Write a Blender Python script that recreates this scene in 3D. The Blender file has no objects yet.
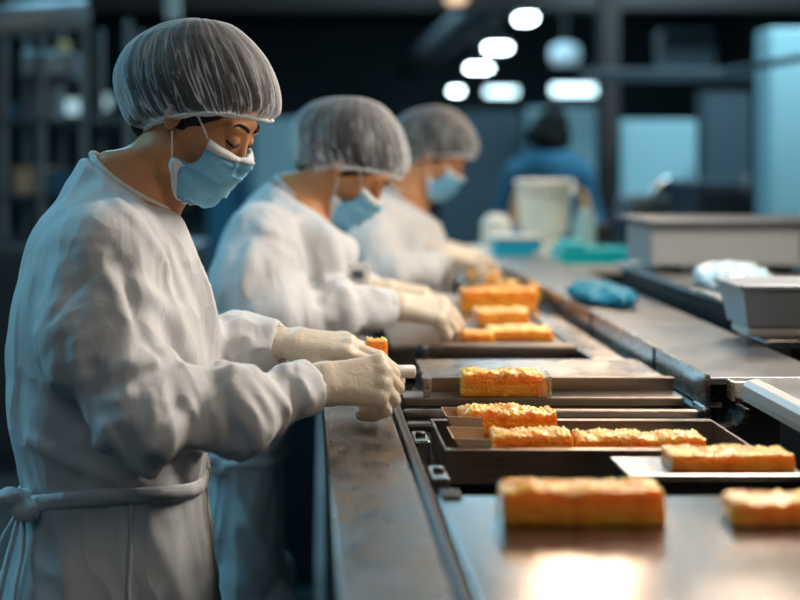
import bpy, bmesh, math, random
import numpy as np
from mathutils import Vector, Matrix
random.seed(7)
PI = math.pi
SC = bpy.context.scene
COL = SC.collection
H = 1.45                                   # camera height (m)
def P(px, py, d):                          # survey helper: a sighting (px,py) at depth d -> metres
    return np.array([(px-303)/1111*d, d, H-(py-154)/1111*d])
V = lambda *a: np.array(a, float)

# ------------------------------------------------------------------ materials
def newmat(name):
    m = bpy.data.materials.new(name); m.use_nodes = True
    nt = m.node_tree; b = nt.nodes['Principled BSDF']
    return m, nt, b
def node(nt, t, **kw):
    n = nt.nodes.new(t)
    for k, v in kw.items():
        if k in n.inputs.keys() if isinstance(k, str) else False: n.inputs[k].default_value = v
        else: setattr(n, k, v)
    return n
def simple(name, col, rough=.5, metal=0., spec=.5, sss=0., sssr=(1,.4,.2), bump=0., bscale=60., emit=None, estr=0., coat=0., trans=0., var=0.):
    m, nt, b = newmat(name)
    b.inputs['Base Color'].default_value = (*col, 1); b.inputs['Roughness'].default_value = rough
    b.inputs['Metallic'].default_value = metal; b.inputs['Specular IOR Level'].default_value = spec
    b.inputs['Coat Weight'].default_value = coat; b.inputs['Coat Roughness'].default_value = .12
    b.inputs['Transmission Weight'].default_value = trans
    if sss:
        b.inputs['Subsurface Weight'].default_value = sss; b.inputs['Subsurface Radius'].default_value = sssr
        b.inputs['Subsurface Scale'].default_value = .012
    if emit:
        b.inputs['Emission Color'].default_value = (*emit, 1); b.inputs['Emission Strength'].default_value = estr
    if bump or var:
        tc = node(nt, 'ShaderNodeTexCoord'); nz = node(nt, 'ShaderNodeTexNoise')
        nz.inputs['Scale'].default_value = bscale; nz.inputs['Detail'].default_value = 5
        nt.links.new(tc.outputs['Object'], nz.inputs['Vector'])
        if bump:
            bp = node(nt, 'ShaderNodeBump'); bp.inputs['Strength'].default_value = bump; bp.inputs['Distance'].default_value = .01
            nt.links.new(nz.outputs['Fac'], bp.inputs['Height']); nt.links.new(bp.outputs['Normal'], b.inputs['Normal'])
        if var:
            mx = node(nt, 'ShaderNodeMix', data_type='RGBA')
            mx.inputs[6].default_value = (*[c*(1-var) for c in col], 1); mx.inputs[7].default_value = (*[min(1, c*(1+var)) for c in col], 1)
            nt.links.new(nz.outputs['Fac'], mx.inputs[0]); nt.links.new(mx.outputs[2], b.inputs['Base Color'])
    return m
def steel(name, col, r0, r1, stretch=(3, 40, 40), bump=.05, grime=None, metal=1.):
    m, nt, b = newmat(name)
    tc = node(nt, 'ShaderNodeTexCoord'); mp = node(nt, 'ShaderNodeMapping'); mp.inputs['Scale'].default_value = stretch
    nz = node(nt, 'ShaderNodeTexNoise'); nz.inputs['Scale'].default_value = 6; nz.inputs['Detail'].default_value = 8; nz.inputs['Roughness'].default_value = .65
    n2 = node(nt, 'ShaderNodeTexNoise'); n2.inputs['Scale'].default_value = 9; n2.inputs['Detail'].default_value = 6
    L = nt.links.new
    L(tc.outputs['Object'], mp.inputs[0]); L(mp.outputs[0], nz.inputs['Vector']); L(tc.outputs['Object'], n2.inputs['Vector'])
    ad = node(nt, 'ShaderNodeMath', operation='MULTIPLY_ADD'); ad.inputs[1].default_value = .5
    L(nz.outputs['Fac'], ad.inputs[0])
    hl = node(nt, 'ShaderNodeMath', operation='MULTIPLY'); hl.inputs[1].default_value = .5
    L(n2.outputs['Fac'], hl.inputs[0]); L(hl.outputs[0], ad.inputs[2])
    mr = node(nt, 'ShaderNodeMapRange'); mr.inputs[1].default_value = .35; mr.inputs[2].default_value = .65
    mr.inputs[3].default_value = r0; mr.inputs[4].default_value = r1
    L(ad.outputs[0], mr.inputs[0]); L(mr.outputs[0], b.inputs['Roughness'])
    b.inputs['Metallic'].default_value = metal; b.inputs['Base Color'].default_value = (*col, 1)
    if grime:
        n3 = node(nt, 'ShaderNodeTexNoise'); n3.inputs['Scale'].default_value = 14; n3.inputs['Detail'].default_value = 9; n3.inputs['Roughness'].default_value = .7
        n3.inputs['Distortion'].default_value = 1.2
        L(tc.outputs['Object'], n3.inputs['Vector'])
        cr = node(nt, 'ShaderNodeMapRange'); cr.inputs[1].default_value = .46; cr.inputs[2].default_value = .66
        L(n3.outputs['Fac'], cr.inputs[0])
        mx = node(nt, 'ShaderNodeMix', data_type='RGBA'); mx.inputs[6].default_value = (*col, 1); mx.inputs[7].default_value = (*grime, 1)
        L(cr.outputs[0], mx.inputs[0]); L(mx.outputs[2], b.inputs['Base Color'])
        sb = node(nt, 'ShaderNodeMath', operation='SUBTRACT'); sb.inputs[0].default_value = metal; L(cr.outputs[0], sb.inputs[1])
        mm = node(nt, 'ShaderNodeMath', operation='MAXIMUM'); mm.inputs[1].default_value = .15; L(sb.outputs[0], mm.inputs[0])
        L(mm.outputs[0], b.inputs['Metallic'])
    bp = node(nt, 'ShaderNodeBump'); bp.inputs['Strength'].default_value = bump; bp.inputs['Distance'].default_value = .004
    L(nz.outputs['Fac'], bp.inputs['Height']); L(bp.outputs[0], b.inputs['Normal'])
    return m
def cloth(name, col, transl=.25, bump=.25, scale=34, stretch=(1, 1, .45), rough=.75, crumple=0.):
    m, nt, b = newmat(name); L = nt.links.new
    b.inputs['Base Color'].default_value = (*col, 1); b.inputs['Roughness'].default_value = rough
    b.inputs['Sheen Weight'].default_value = .15
    tc = node(nt, 'ShaderNodeTexCoord'); mp = node(nt, 'ShaderNodeMapping'); mp.inputs['Scale'].default_value = stretch
    nz = node(nt, 'ShaderNodeTexNoise'); nz.inputs['Scale'].default_value = scale; nz.inputs['Detail'].default_value = 4; nz.inputs['Distortion'].default_value = .6
    L(tc.outputs['Object'], mp.inputs[0]); L(mp.outputs[0], nz.inputs['Vector'])
    bp = node(nt, 'ShaderNodeBump'); bp.inputs['Strength'].default_value = bump; bp.inputs['Distance'].default_value = .012
    L(nz.outputs['Fac'], bp.inputs['Height']); L(bp.outputs[0], b.inputs['Normal'])
    if crumple:                                              # flat facets meeting in crisp creases
        nw = node(nt, 'ShaderNodeTexNoise'); nw.inputs['Scale'].default_value = 7; nw.inputs['Detail'].default_value = 2
        va = node(nt, 'ShaderNodeVectorMath', operation='MULTIPLY_ADD'); va.inputs[1].default_value = (.22, .22, .22)
        L(mp.outputs[0], nw.inputs['Vector']); L(nw.outputs['Color'], va.inputs[0]); L(mp.outputs[0], va.inputs[2])
        vo = node(nt, 'ShaderNodeTexVoronoi'); vo.inputs['Scale'].default_value = 15; L(va.outputs[0], vo.inputs['Vector'])
        b2 = node(nt, 'ShaderNodeBump'); b2.inputs['Strength'].default_value = crumple; b2.inputs['Distance'].default_value = .03
        L(vo.outputs['Distance'], b2.inputs['Height']); L(b2.outputs[0], bp.inputs['Normal'])
    if transl:
        tr = node(nt, 'ShaderNodeBsdfTranslucent'); tr.inputs['Color'].default_value = (*col, 1)
        ms = node(nt, 'ShaderNodeMixShader'); ms.inputs[0].default_value = transl
        out = nt.nodes['Material Output']
        L(b.outputs[0], ms.inputs[1]); L(tr.outputs[0], ms.inputs[2]); L(ms.outputs[0], out.inputs[0]); L(bp.outputs[0], tr.inputs['Normal'])
    return m
M = {}
M['gown'] = cloth('nonwoven gown', (.72, .735, .75), .10, .30, 26, crumple=.35)
M['apron'] = cloth('apron cloth', (.60, .635, .66), .06, .25, 24, crumple=.35)
M['glove'] = cloth('latex glove', (.80, .69, .54), .12, .16, 90, (1, 1, 1), .42)
M['mask'] = cloth('mask blue', (.22, .61, .88), .18, .08, 90)
M['maskedge'] = cloth('mask edge', (.80, .83, .85), .2, .1, 90)
M['skin'] = simple('skin', (.60, .275, .125), .5, spec=.25, sss=.15, bump=.04, bscale=160, var=.08)
M['hair'] = simple('dark hair', (.010, .008, .007), .6, spec=.2, bump=.2, bscale=90)
M['trouser'] = cloth('white trouser', (.6, .64, .66), 0, .2, 25)
M['boot'] = simple('white rubber boot', (.6, .62, .62), .4)
M['shadeblue'] = simple('dark blue shade filler', (.006, .014, .022), .5)  # near-black tone standing in for shade behind the second worker
M['eyewhite'] = simple('eye white', (.75, .72, .68), .2)
M['blue'] = cloth('blue workwear', (.015, .12, .21), 0, .2, 20)
M['steel'] = steel('brushed steel', (.52, .50, .48), .16, .36, bump=.012)
M['steelplate'] = steel('steel plate', (.27, .265, .26), .17, .26, (40, 2, 40), .03)
M['steelrail'] = steel('steel deck', (.27, .29, .31), .28, .40, (30, 3, 30), .02)
M['steelworn'] = steel('worn steel', (.22, .21, .20), .2, .42, (30, 4, 30), .10, (.16, .10, .05))
M['steeltray'] = steel('tray steel', (.34, .29, .25), .24, .42, (2, 40, 40), .04)
M['steeldark'] = steel('dark steel', (.10, .095, .09), .28, .5, (2, 40, 40), .05)
M['black'] = simple('black rubber', (.012, .012, .013), .55)
M['blackgloss'] = simple('black enamel', (.012, .013, .015), .3)
M['edgewhite'] = simple('ivory edging', (.50, .46, .42), .4)
M['white'] = simple('white plastic', (.74, .72, .68), .35)
M['whitewarm'] = simple('cream plastic', (.90, .82, .70), .4)
M['paper'] = simple('brown paper', (.50, .36, .23), .7, bump=.15, bscale=50, var=.15)
M['waxpaper'] = simple('wax paper', (.80, .66, .42), .35, trans=.35, var=.1)
M['clothblue'] = simple('blue cloth', (.0, .20, .32), .6)
M['teal'] = simple('teal plastic', (.0, .55, .62), .4)
M['cyan'] = simple('cyan plastic', (.0, .45, .66), .35)
M['greyplastic'] = simple('grey plastic', (.27, .29, .31), .4)
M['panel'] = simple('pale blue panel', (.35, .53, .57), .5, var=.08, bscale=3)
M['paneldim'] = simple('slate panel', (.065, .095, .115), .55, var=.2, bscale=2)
M['column'] = simple('dark painted column', (.035, .022, .02), .5)
M['duct'] = simple('galvanised duct', (.13, .14, .15), .45, metal=.6)
M['hood'] = simple('light grey enamel', (.30, .31, .32), .4)
M['machine'] = simple('grey machine enamel', (.13, .17, .19), .45, var=.15, bscale=4)
M['machinedark'] = simple('dark machine enamel', (.025, .033, .04), .45, var=.2, bscale=5)
M['yellow'] = simple('yellow plastic', (.7, .5, .08), .5)
M['lamp'] = simple('lamp diffuser', (.9, .9, .9), .5, emit=(.72, .93, 1), estr=26)
M['lampwarm'] = simple('warm lamp diffuser', (.9, .8, .7), .5, emit=(1, .62, .35), estr=1.2)
M['window'] = simple('daylit window', (.8, .9, 1), .5, emit=(.6, .9, 1), estr=5)
M['windowdim'] = simple('dim window', (.5, .7, .8), .5, emit=(.55, .82, .92), estr=.9)
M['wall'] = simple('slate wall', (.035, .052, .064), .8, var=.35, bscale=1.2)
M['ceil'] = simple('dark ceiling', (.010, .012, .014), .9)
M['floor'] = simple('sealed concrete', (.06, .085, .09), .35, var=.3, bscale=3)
M['label'] = simple('printed label', (.75, .75, .73), .5)
def honey_mat():
    m, nt, b = newmat('honeycomb'); L = nt.links.new
    tc = node(nt, 'ShaderNodeTexCoord')
    vo = node(nt, 'ShaderNodeTexVoronoi'); vo.inputs['Scale'].default_value = 230
    nz = node(nt, 'ShaderNodeTexNoise'); nz.inputs['Scale'].default_value = 38; nz.inputs['Detail'].default_value = 4
    mp = node(nt, 'ShaderNodeMapping'); mp.inputs['Scale'].default_value = (1, 1, 14)
    n2 = node(nt, 'ShaderNodeTexNoise'); n2.inputs['Scale'].default_value = 22
    L(tc.outputs['Object'], vo.inputs['Vector']); L(tc.outputs['Object'], nz.inputs['Vector'])
    L(tc.outputs['Object'], mp.inputs[0]); L(mp.outputs[0], n2.inputs['Vector'])
    cr = node(nt, 'ShaderNodeValToRGB')
    cr.color_ramp.elements[0].position = .36; cr.color_ramp.elements[0].color = (.66, .20, .0, 1)
    cr.color_ramp.elements[1].position = .64; cr.color_ramp.elements[1].color = (1, .50, .03, 1)
    e = cr.color_ramp.elements.new(.5); e.color = (.95, .33, .002, 1)
    mx = node(nt, 'ShaderNodeMath', operation='MULTIPLY_ADD'); mx.inputs[1].default_value = .55
    hl = node(nt, 'ShaderNodeMath', operation='MULTIPLY'); hl.inputs[1].default_value = .45
    L(nz.outputs['Fac'], mx.inputs[0]); L(n2.outputs['Fac'], hl.inputs[0]); L(hl.outputs[0], mx.inputs[2]); L(mx.outputs[0], cr.inputs[0])
    # pale wax caps, with highlights painted in as pale cells, on the comb's upper side (attribute baked per vertex: strength of the pale tone)
    at = node(nt, 'ShaderNodeAttribute', attribute_name='wax')
    mc = node(nt, 'ShaderNodeMix', data_type='RGBA'); mc.inputs[7].default_value = (1, .72, .24, 1)
    mm = node(nt, 'ShaderNodeMath', operation='MULTIPLY')
    mr = node(nt, 'ShaderNodeMapRange'); mr.inputs[1].default_value = .40; mr.inputs[2].default_value = .62
    L(vo.outputs['Color'], mr.inputs[0]); L(at.outputs['Fac'], mm.inputs[0]); L(mr.outputs[0], mm.inputs[1])
    L(cr.outputs[0], mc.inputs[6]); L(mm.outputs[0], mc.inputs[0]); L(mc.outputs[2], b.inputs['Base Color'])
    b.inputs['Roughness'].default_value = .34; b.inputs['Coat Weight'].default_value = .7; b.inputs['Coat Roughness'].default_value = .16
    b.inputs['Subsurface Weight'].default_value = .8; b.inputs['Subsurface Radius'].default_value = (1, .36, .03); b.inputs['Subsurface Scale'].default_value = .035
    bp = node(nt, 'ShaderNodeBump'); bp.inputs['Strength'].default_value = .5; bp.inputs['Distance'].default_value = .004
    L(vo.outputs['Distance'], bp.inputs['Height']); L(bp.outputs[0], b.inputs['Normal'])
    return m
M['honey'] = honey_mat()
def net_mat():
    m, nt, b = newmat('bouffant net'); L = nt.links.new
    uv = node(nt, 'ShaderNodeUVMap'); uv.uv_map = 'UVMap'
    out = nt.nodes['Material Output']
    def ridges(sx, sy, lo, dist):
        mp = node(nt, 'ShaderNodeMapping'); mp.inputs['Scale'].default_value = (sx, sy, 1)
        nz = node(nt, 'ShaderNodeTexNoise'); nz.inputs['Scale'].default_value = 1; nz.inputs['Detail'].default_value = 2; nz.inputs['Distortion'].default_value = dist
        L(uv.outputs[0], mp.inputs[0]); L(mp.outputs[0], nz.inputs['Vector'])
        a = node(nt, 'ShaderNodeMath', operation='SUBTRACT'); a.inputs[1].default_value = .5; L(nz.outputs['Fac'], a.inputs[0])
        c = node(nt, 'ShaderNodeMath', operation='ABSOLUTE'); L(a.outputs[0], c.inputs[0])
        r = node(nt, 'ShaderNodeMapRange'); r.inputs[1].default_value = 0; r.inputs[2].default_value = lo; r.inputs[3].default_value = 1; r.inputs[4].default_value = 0
        L(c.outputs[0], r.inputs[0]); return r
    r1 = ridges(48, 1.3, .030, .35); r2 = ridges(80, 1.9, .030, .6)
    s = node(nt, 'ShaderNodeMath', operation='MULTIPLY_ADD'); s.inputs[1].default_value = .45; L(r2.outputs[0], s.inputs[0])
    hl = node(nt, 'ShaderNodeMath', operation='MULTIPLY'); hl.inputs[1].default_value = .95; L(r1.outputs[0], hl.inputs[0]); L(hl.outputs[0], s.inputs[2])
    # more gathers by the elastic rim (v = 0), fewer at the crown
    sp = node(nt, 'ShaderNodeSeparateXYZ'); L(uv.outputs[0], sp.inputs[0])
    fv = node(nt, 'ShaderNodeMapRange'); fv.inputs[1].default_value = .0; fv.inputs[2].default_value = .85; fv.inputs[3].default_value = 1.0; fv.inputs[4].default_value = .12
    L(sp.outputs['Y'], fv.inputs[0])
    ml = node(nt, 'ShaderNodeMath', operation='MULTIPLY'); L(s.outputs[0], ml.inputs[0]); L(fv.outputs[0], ml.inputs[1])
    rim = node(nt, 'ShaderNodeMapRange'); rim.inputs[1].default_value = .0; rim.inputs[2].default_value = .10; rim.inputs[3].default_value = .5; rim.inputs[4].default_value = .085
    L(sp.outputs['Y'], rim.inputs[0])
    lw = node(nt, 'ShaderNodeLayerWeight'); lw.inputs['Blend'].default_value = .18
    fm = node(nt, 'ShaderNodeMath', operation='MULTIPLY'); fm.inputs[1].default_value = .65; L(lw.outputs['Facing'], fm.inputs[0])
    a1 = node(nt, 'ShaderNodeMath', operation='ADD'); L(ml.outputs[0], a1.inputs[0]); L(rim.outputs[0], a1.inputs[1])
    a2 = node(nt, 'ShaderNodeMath', operation='ADD', use_clamp=True); L(a1.outputs[0], a2.inputs[0]); L(fm.outputs[0], a2.inputs[1])
    tr = node(nt, 'ShaderNodeBsdfTransparent'); df = node(nt, 'ShaderNodeBsdfDiffuse'); df.inputs[0].default_value = (.82, .84, .86, 1)
    tl = node(nt, 'ShaderNodeBsdfTranslucent'); tl.inputs[0].default_value = (.82, .84, .86, 1)
    m1 = node(nt, 'ShaderNodeMixShader'); m1.inputs[0].default_value = .35; L(df.outputs[0], m1.inputs[1]); L(tl.outputs[0], m1.inputs[2])
    ms = node(nt, 'ShaderNodeMixShader'); L(a2.outputs[0], ms.inputs[0]); L(tr.outputs[0], ms.inputs[1]); L(m1.outputs[0], ms.inputs[2])
    L(ms.outputs[0], out.inputs[0])
    return m
M['net'] = net_mat()

# ------------------------------------------------------------------ objects
def thing(name, label, cat, loc=(0, 0, 0), group=None):
    o = bpy.data.objects.new(name, None); o.empty_display_size = .05; COL.objects.link(o)
    o.location = loc; o['label'] = label; o['category'] = cat
    if group: o['group'] = group
    return o
def tag(o, label, cat, group=None):
    o['label'] = label; o['category'] = cat
    if group: o['group'] = group
    return o
def wloc(o):
    v = np.zeros(3)
    while o is not None: v = v+np.array(o.location); o = o.parent
    return v
def mobj(name, verts, faces, mat, parent=None, smooth=True, loc=None):
    """verts in world metres; the mesh is stored relative to its parent (or to loc)"""
    verts = np.asarray(verts, float)
    off = wloc(parent) if parent is not None else (np.array(loc, float) if loc is not None else np.zeros(3))
    me = bpy.data.meshes.new(name); vv = verts-off
    me.from_pydata(vv.tolist() if len(vv) < 5000 else vv.tolist(), [], [list(map(int, f)) for f in faces])
    me.materials.append(mat)
    if smooth: me.polygons.foreach_set('use_smooth', [True]*len(me.polygons))
    me.update()
    o = bpy.data.objects.new(name, me); COL.objects.link(o)
    if parent is not None: o.parent = parent
    elif loc is not None: o.location = loc
    return o
def struct(o): o['kind'] = 'structure'; return o
class MB:                                   # collects shapes into one mesh
    def __init__(s): s.v = []; s.f = []
    def add(s, v, f):
        n = len(s.v); s.v += [tuple(map(float, q)) for q in v]; s.f += [[i+n for i in q] for q in f]; return s
    def box(s, lo, hi, bev=0.):
        lo = np.minimum(lo, hi); hi = np.maximum(lo, hi) if False else np.array(hi, float); lo = np.array(lo, float)
        bm = bmesh.new(); bmesh.ops.create_cube(bm, size=1)
        c = (lo+hi)/2; d = np.abs(hi-lo)
        for v in bm.verts: v.co = Vector((c[0]+v.co.x*d[0], c[1]+v.co.y*d[1], c[2]+v.co.z*d[2]))
        if bev:
            bmesh.ops.bevel(bm, geom=bm.edges[:], offset=min(bev, d.min()*.45), segments=2, profile=.5, affect='EDGES')
        bm.verts.index_update()
        s.add([v.co[:] for v in bm.verts], [[v.index for v in f.verts] for f in bm.faces]); bm.free(); return s
    def tube(s, pts, r, n=10, caps=True):
        pts = [np.array(p, float) for p in pts]; rs = r if hasattr(r, '__len__') else [r]*len(pts)
        up = None; V_ = []; F_ = []
        for i, p in enumerate(pts):
            t = pts[min(i+1, len(pts)-1)]-pts[max(i-1, 0)]; t = t/np.linalg.norm(t)
            if up is None:
                a = V(0, 0, 1) if abs(t[2]) < .9 else V(1, 0, 0); up = a-t*a.dot(t)
            up = up-t*up.dot(t); up /= np.linalg.norm(up); w = np.cross(t, up)
            for k in range(n):
                an = 2*PI*k/n; V_.append(p+rs[i]*(math.cos(an)*up+math.sin(an)*w))
        for i in range(len(pts)-1):
            for k in range(n):
                F_.append([i*n+k, i*n+(k+1) % n, (i+1)*n+(k+1) % n, (i+1)*n+k])
        if caps: F_.append(list(range(n))[::-1]); F_.append([(len(pts)-1)*n+k for k in range(n)])
        return s.add(V_, F_)
    def lathe(s, c, prof, n=28):             # prof [(r,z)], revolved about z at c
        V_ = []; F_ = []
        for (r, z) in prof:
            for k in range(n): V_.append((c[0]+r*math.cos(2*PI*k/n), c[1]+r*math.sin(2*PI*k/n), c[2]+z))
        for i in range(len(prof)-1):
            for k in range(n): F_.append([i*n+k, i*n+(k+1) % n, (i+1)*n+(k+1) % n, (i+1)*n+k])
        F_.append(list(range(n))[::-1]); F_.append([(len(prof)-1)*n+k for k in range(n)])
        return s.add(V_, F_)
    def prism(s, poly, axis, a, b):          # poly of 2-D points swept along an axis from a to b
        n = len(poly); V_ = []
        for t in (a, b):
            for (u, v) in poly:
                V_.append({'x': (t, u, v), 'y': (u, t, v), 'z': (u, v, t)}[axis])
        F_ = [[i, (i+1) % n, n+(i+1) % n, n+i] for i in range(n)]+[list(range(n))[::-1], list(range(n, 2*n))]
        return s.add(V_, F_)
    def build(s, name, mat, parent=None, smooth=False, loc=None):
        o = mobj(name, s.v, s.f, mat, parent, smooth, loc)
        bm = bmesh.new(); bm.from_mesh(o.data); bmesh.ops.recalc_face_normals(bm, faces=bm.faces[:]); bm.to_mesh(o.data); bm.free()
        if smooth is None or smooth is False: pass
        return o
def box(name, lo, hi, mat, parent=None, bev=.003): return MB().box(lo, hi, bev).build(name, mat, parent)

# ------------------------------------------------------------------ noise and implicit surfaces
_rs = np.random.RandomState(3); _T = _rs.rand(64, 64, 64).astype(np.float32)
def vn(Q):
    Q = np.asarray(Q, float); i = np.floor(Q).astype(int); f = Q-i; f = f*f*(3-2*f)
    g = lambda a, b, c: _T[(i[:, 0]+a) & 63, (i[:, 1]+b) & 63, (i[:, 2]+c) & 63]
    x, y, z = f[:, 0], f[:, 1], f[:, 2]
    l = lambda a, b, t: a+(b-a)*t
    return l(l(l(g(0, 0, 0), g(1, 0, 0), x), l(g(0, 1, 0), g(1, 1, 0), x), y), l(l(g(0, 0, 1), g(1, 0, 1), x), l(g(0, 1, 1), g(1, 1, 1), x), y), z)
def ridge(Q): return (1-np.abs(2*vn(Q)-1))**2
def rcone(Q, a, b, ra, rb):
    a = np.asarray(a, float); ab = np.asarray(b, float)-a; t = np.clip(((Q-a)@ab)/max(ab@ab, 1e-12), 0, 1)
    return np.linalg.norm(Q-a-t[:, None]*ab, axis=1)-(ra+t*(rb-ra))
def ell(Q, c, r):
    q = (Q-np.asarray(c, float)); r = np.asarray(r, float); k0 = np.linalg.norm(q/r, axis=1); k1 = np.linalg.norm(q/(r*r), axis=1)+1e-9
    return k0*(k0-1)/k1
def smin(a, b, k):
    h = np.clip(.5+.5*(b-a)/k, 0, 1); return b*(1-h)+a*h-k*h*(1-h)
def smax(a, b, k): return -smin(-a, -b, k)
def crease(Q, a, b, r):
    return np.exp(-(np.maximum(rcone(Q, a, b, 0, 0), 0)/r)**2)
def axis_pts(lo, hi, step): return np.arange(lo, hi+step, step)
def sdf_mesh(fn, xs, ys, zs, slack=.02, C=4):
    def pad(a):
        n = (-(len(a)-1)) % C; d = a[-1]-a[-2]
        return np.concatenate([a, a[-1]+d*np.arange(1, n+1)])
    xs, ys, zs = pad(np.asarray(xs)), pad(np.asarray(ys)), pad(np.asarray(zs))
    nx, ny, nz = len(xs), len(ys), len(zs)
    cx, cy, cz = xs[::C], ys[::C], zs[::C]
    G = np.stack(np.meshgrid(cx, cy, cz, indexing='ij'), -1); fc = fn(G.reshape(-1, 3)).reshape(G.shape[:3])
    bl = lambda op: op.reduce([fc[a:a+len(cx)-1, b:b+len(cy)-1, c:c+len(cz)-1] for a in (0, 1) for b in (0, 1) for c in (0, 1)])
    diag = np.sqrt(np.max(np.diff(cx))**2+np.max(np.diff(cy))**2+np.max(np.diff(cz))**2)
    act = (bl(np.minimum) < diag*.75+slack) & (bl(np.maximum) > -diag*.75-slack)
    f = np.empty((nx, ny, nz)); ii = [np.minimum(np.arange(n)//C, len(c)-1) for n, c in ((nx, cx), (ny, cy), (nz, cz))]
    f[:] = np.where(fc[np.ix_(*ii)] < 0, -1., 1.)
    msk = np.zeros((nx, ny, nz), bool)
    A = np.argwhere(act)
    for a in range(C+1):
        for b in range(C+1):
            for c in range(C+1): msk[A[:, 0]*C+a, A[:, 1]*C+b, A[:, 2]*C+c] = True
    I = np.argwhere(msk); Q = np.stack([xs[I[:, 0]], ys[I[:, 1]], zs[I[:, 2]]], 1)
    vals = np.concatenate([fn(Q[s:s+400000]) for s in range(0, len(Q), 400000)]); f[msk] = vals
    S = f < 0
    cnt = sum(S[a:nx-1+a, b:ny-1+b, c:nz-1+c].astype(np.int8) for a in (0, 1) for b in (0, 1) for c in (0, 1))
    cells = np.argwhere((cnt > 0) & (cnt < 8)); idx = -np.ones((nx-1, ny-1, nz-1), int)
    idx[cells[:, 0], cells[:, 1], cells[:, 2]] = np.arange(len(cells))
    acc = np.zeros((len(cells), 3)); num = np.zeros(len(cells))
    def corner(o):
        q = cells+np.array(o); return f[q[:, 0], q[:, 1], q[:, 2]], np.stack([xs[q[:, 0]], ys[q[:, 1]], zs[q[:, 2]]], 1)
    cs = {(a, b, c): corner((a, b, c)) for a in (0, 1) for b in (0, 1) for c in (0, 1)}
    for o in cs:
        for ax in range(3):
            if o[ax] == 0:
                o2 = list(o); o2[ax] = 1; fa, pa = cs[o]; fb, pb = cs[tuple(o2)]
                m = (fa < 0) != (fb < 0); t = np.where(m, fa/np.where(m, fa-fb, 1), 0)
                acc += np.where(m[:, None], pa+t[:, None]*(pb-pa), 0); num += m
    vt = acc/num[:, None]; faces = []
    for ax in range(3):
        sl = [slice(1, -1)]*3; sl[ax] = slice(0, -1); s2 = list(sl); s2[ax] = slice(1, None)
        E = np.argwhere(S[tuple(sl)] != S[tuple(s2)]); off = [1, 1, 1]; off[ax] = 0; E = E+np.array(off)
        u, w = [(1, 2), (2, 0), (0, 1)][ax]
        def cid(du, dw):
            q = E.copy(); q[:, u] += du; q[:, w] += dw; return idx[q[:, 0], q[:, 1], q[:, 2]]
        q = np.stack([cid(-1, -1), cid(0, -1), cid(0, 0), cid(-1, 0)], 1)
        flip = ~S[E[:, 0], E[:, 1], E[:, 2]]; q[flip] = q[flip][:, ::-1]; faces.append(q[(q >= 0).all(1)])
    return vt, np.concatenate(faces)
def relax(v, fc, it=1, k=.5):
    e = np.concatenate([fc[:, [0, 1]], fc[:, [1, 2]], fc[:, [2, 3]], fc[:, [3, 0]]]); n = len(v)
    deg = np.bincount(e.ravel(), minlength=n)[:, None]
    for _ in range(it):
        s = np.zeros_like(v)
        for c in range(3): s[:, c] = np.bincount(e[:, 0], v[e[:, 1], c], n)+np.bincount(e[:, 1], v[e[:, 0], c], n)
        v = v+k*(s/np.maximum(deg, 1)-v)
    return v
# ------------------------------------------------------------------ people
def rot(yaw, pitch, roll=0.):
    y, p, r = map(math.radians, (yaw, pitch, roll)); cy, sy, cp, sp, cr, sr = math.cos(y), math.sin(y), math.cos(p), math.sin(p), math.cos(r), math.sin(r)
    return np.array([[cy, -sy, 0], [sy, cy, 0], [0, 0, 1]])@np.array([[cp, 0, sp], [0, 1, 0], [-sp, 0, cp]])@np.array([[1, 0, 0], [0, cr, -sr], [0, sr, cr]])
def head_sdf(L):
    A = L.copy(); A[:, 1] = np.abs(A[:, 1])
    f = smin(ell(L, (-.012, 0, .035), (.094, .074, .086)), ell(L, (.034, 0, -.02), (.052, .056, .088)), .03)
    f = smin(f, rcone(A, (.0, .046, -.055), (.056, .012, -.088), .017, .014), .02)
    f = smin(f, ell(L, (.064, 0, -.091), (.016, .019, .014)), .012)
    f = smin(f, ell(A, (.054, .036, -.028), (.028, .022, .026)), .015)
    f = smin(f, ell(A, (.074, .026, .027), (.015, .024, .009)), .010)
    f = smax(f, -ell(A, (.100, .030, .008), (.016, .019, .011)), .010)
    f = smin(f, ell(A, (.0770, .029, .0075), (.0110, .0140, .0100)), .004)
    f = smin(f, rcone(L, (.082, 0, .014), (.0935, 0, -.026), .0060, .0095), .010)
    f = smin(f, ell(A, (.084, .011, -.031), (.011, .008, .007)), .006)
    f = smin(f, ell(L, (.083, 0, -.058), (.011, .022, .006)), .006)
    f = smin(f, ell(L, (.081, 0, -.069), (.011, .019, .007)), .006)
    er = ell(A, (-.012, .076, .006), (.015, .008, .025))
    er = smax(er, -ell(A, (-.006, .085, .010), (.008, .008, .013)), .004)
    f = smin(f, er, .006)
    return f
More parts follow.
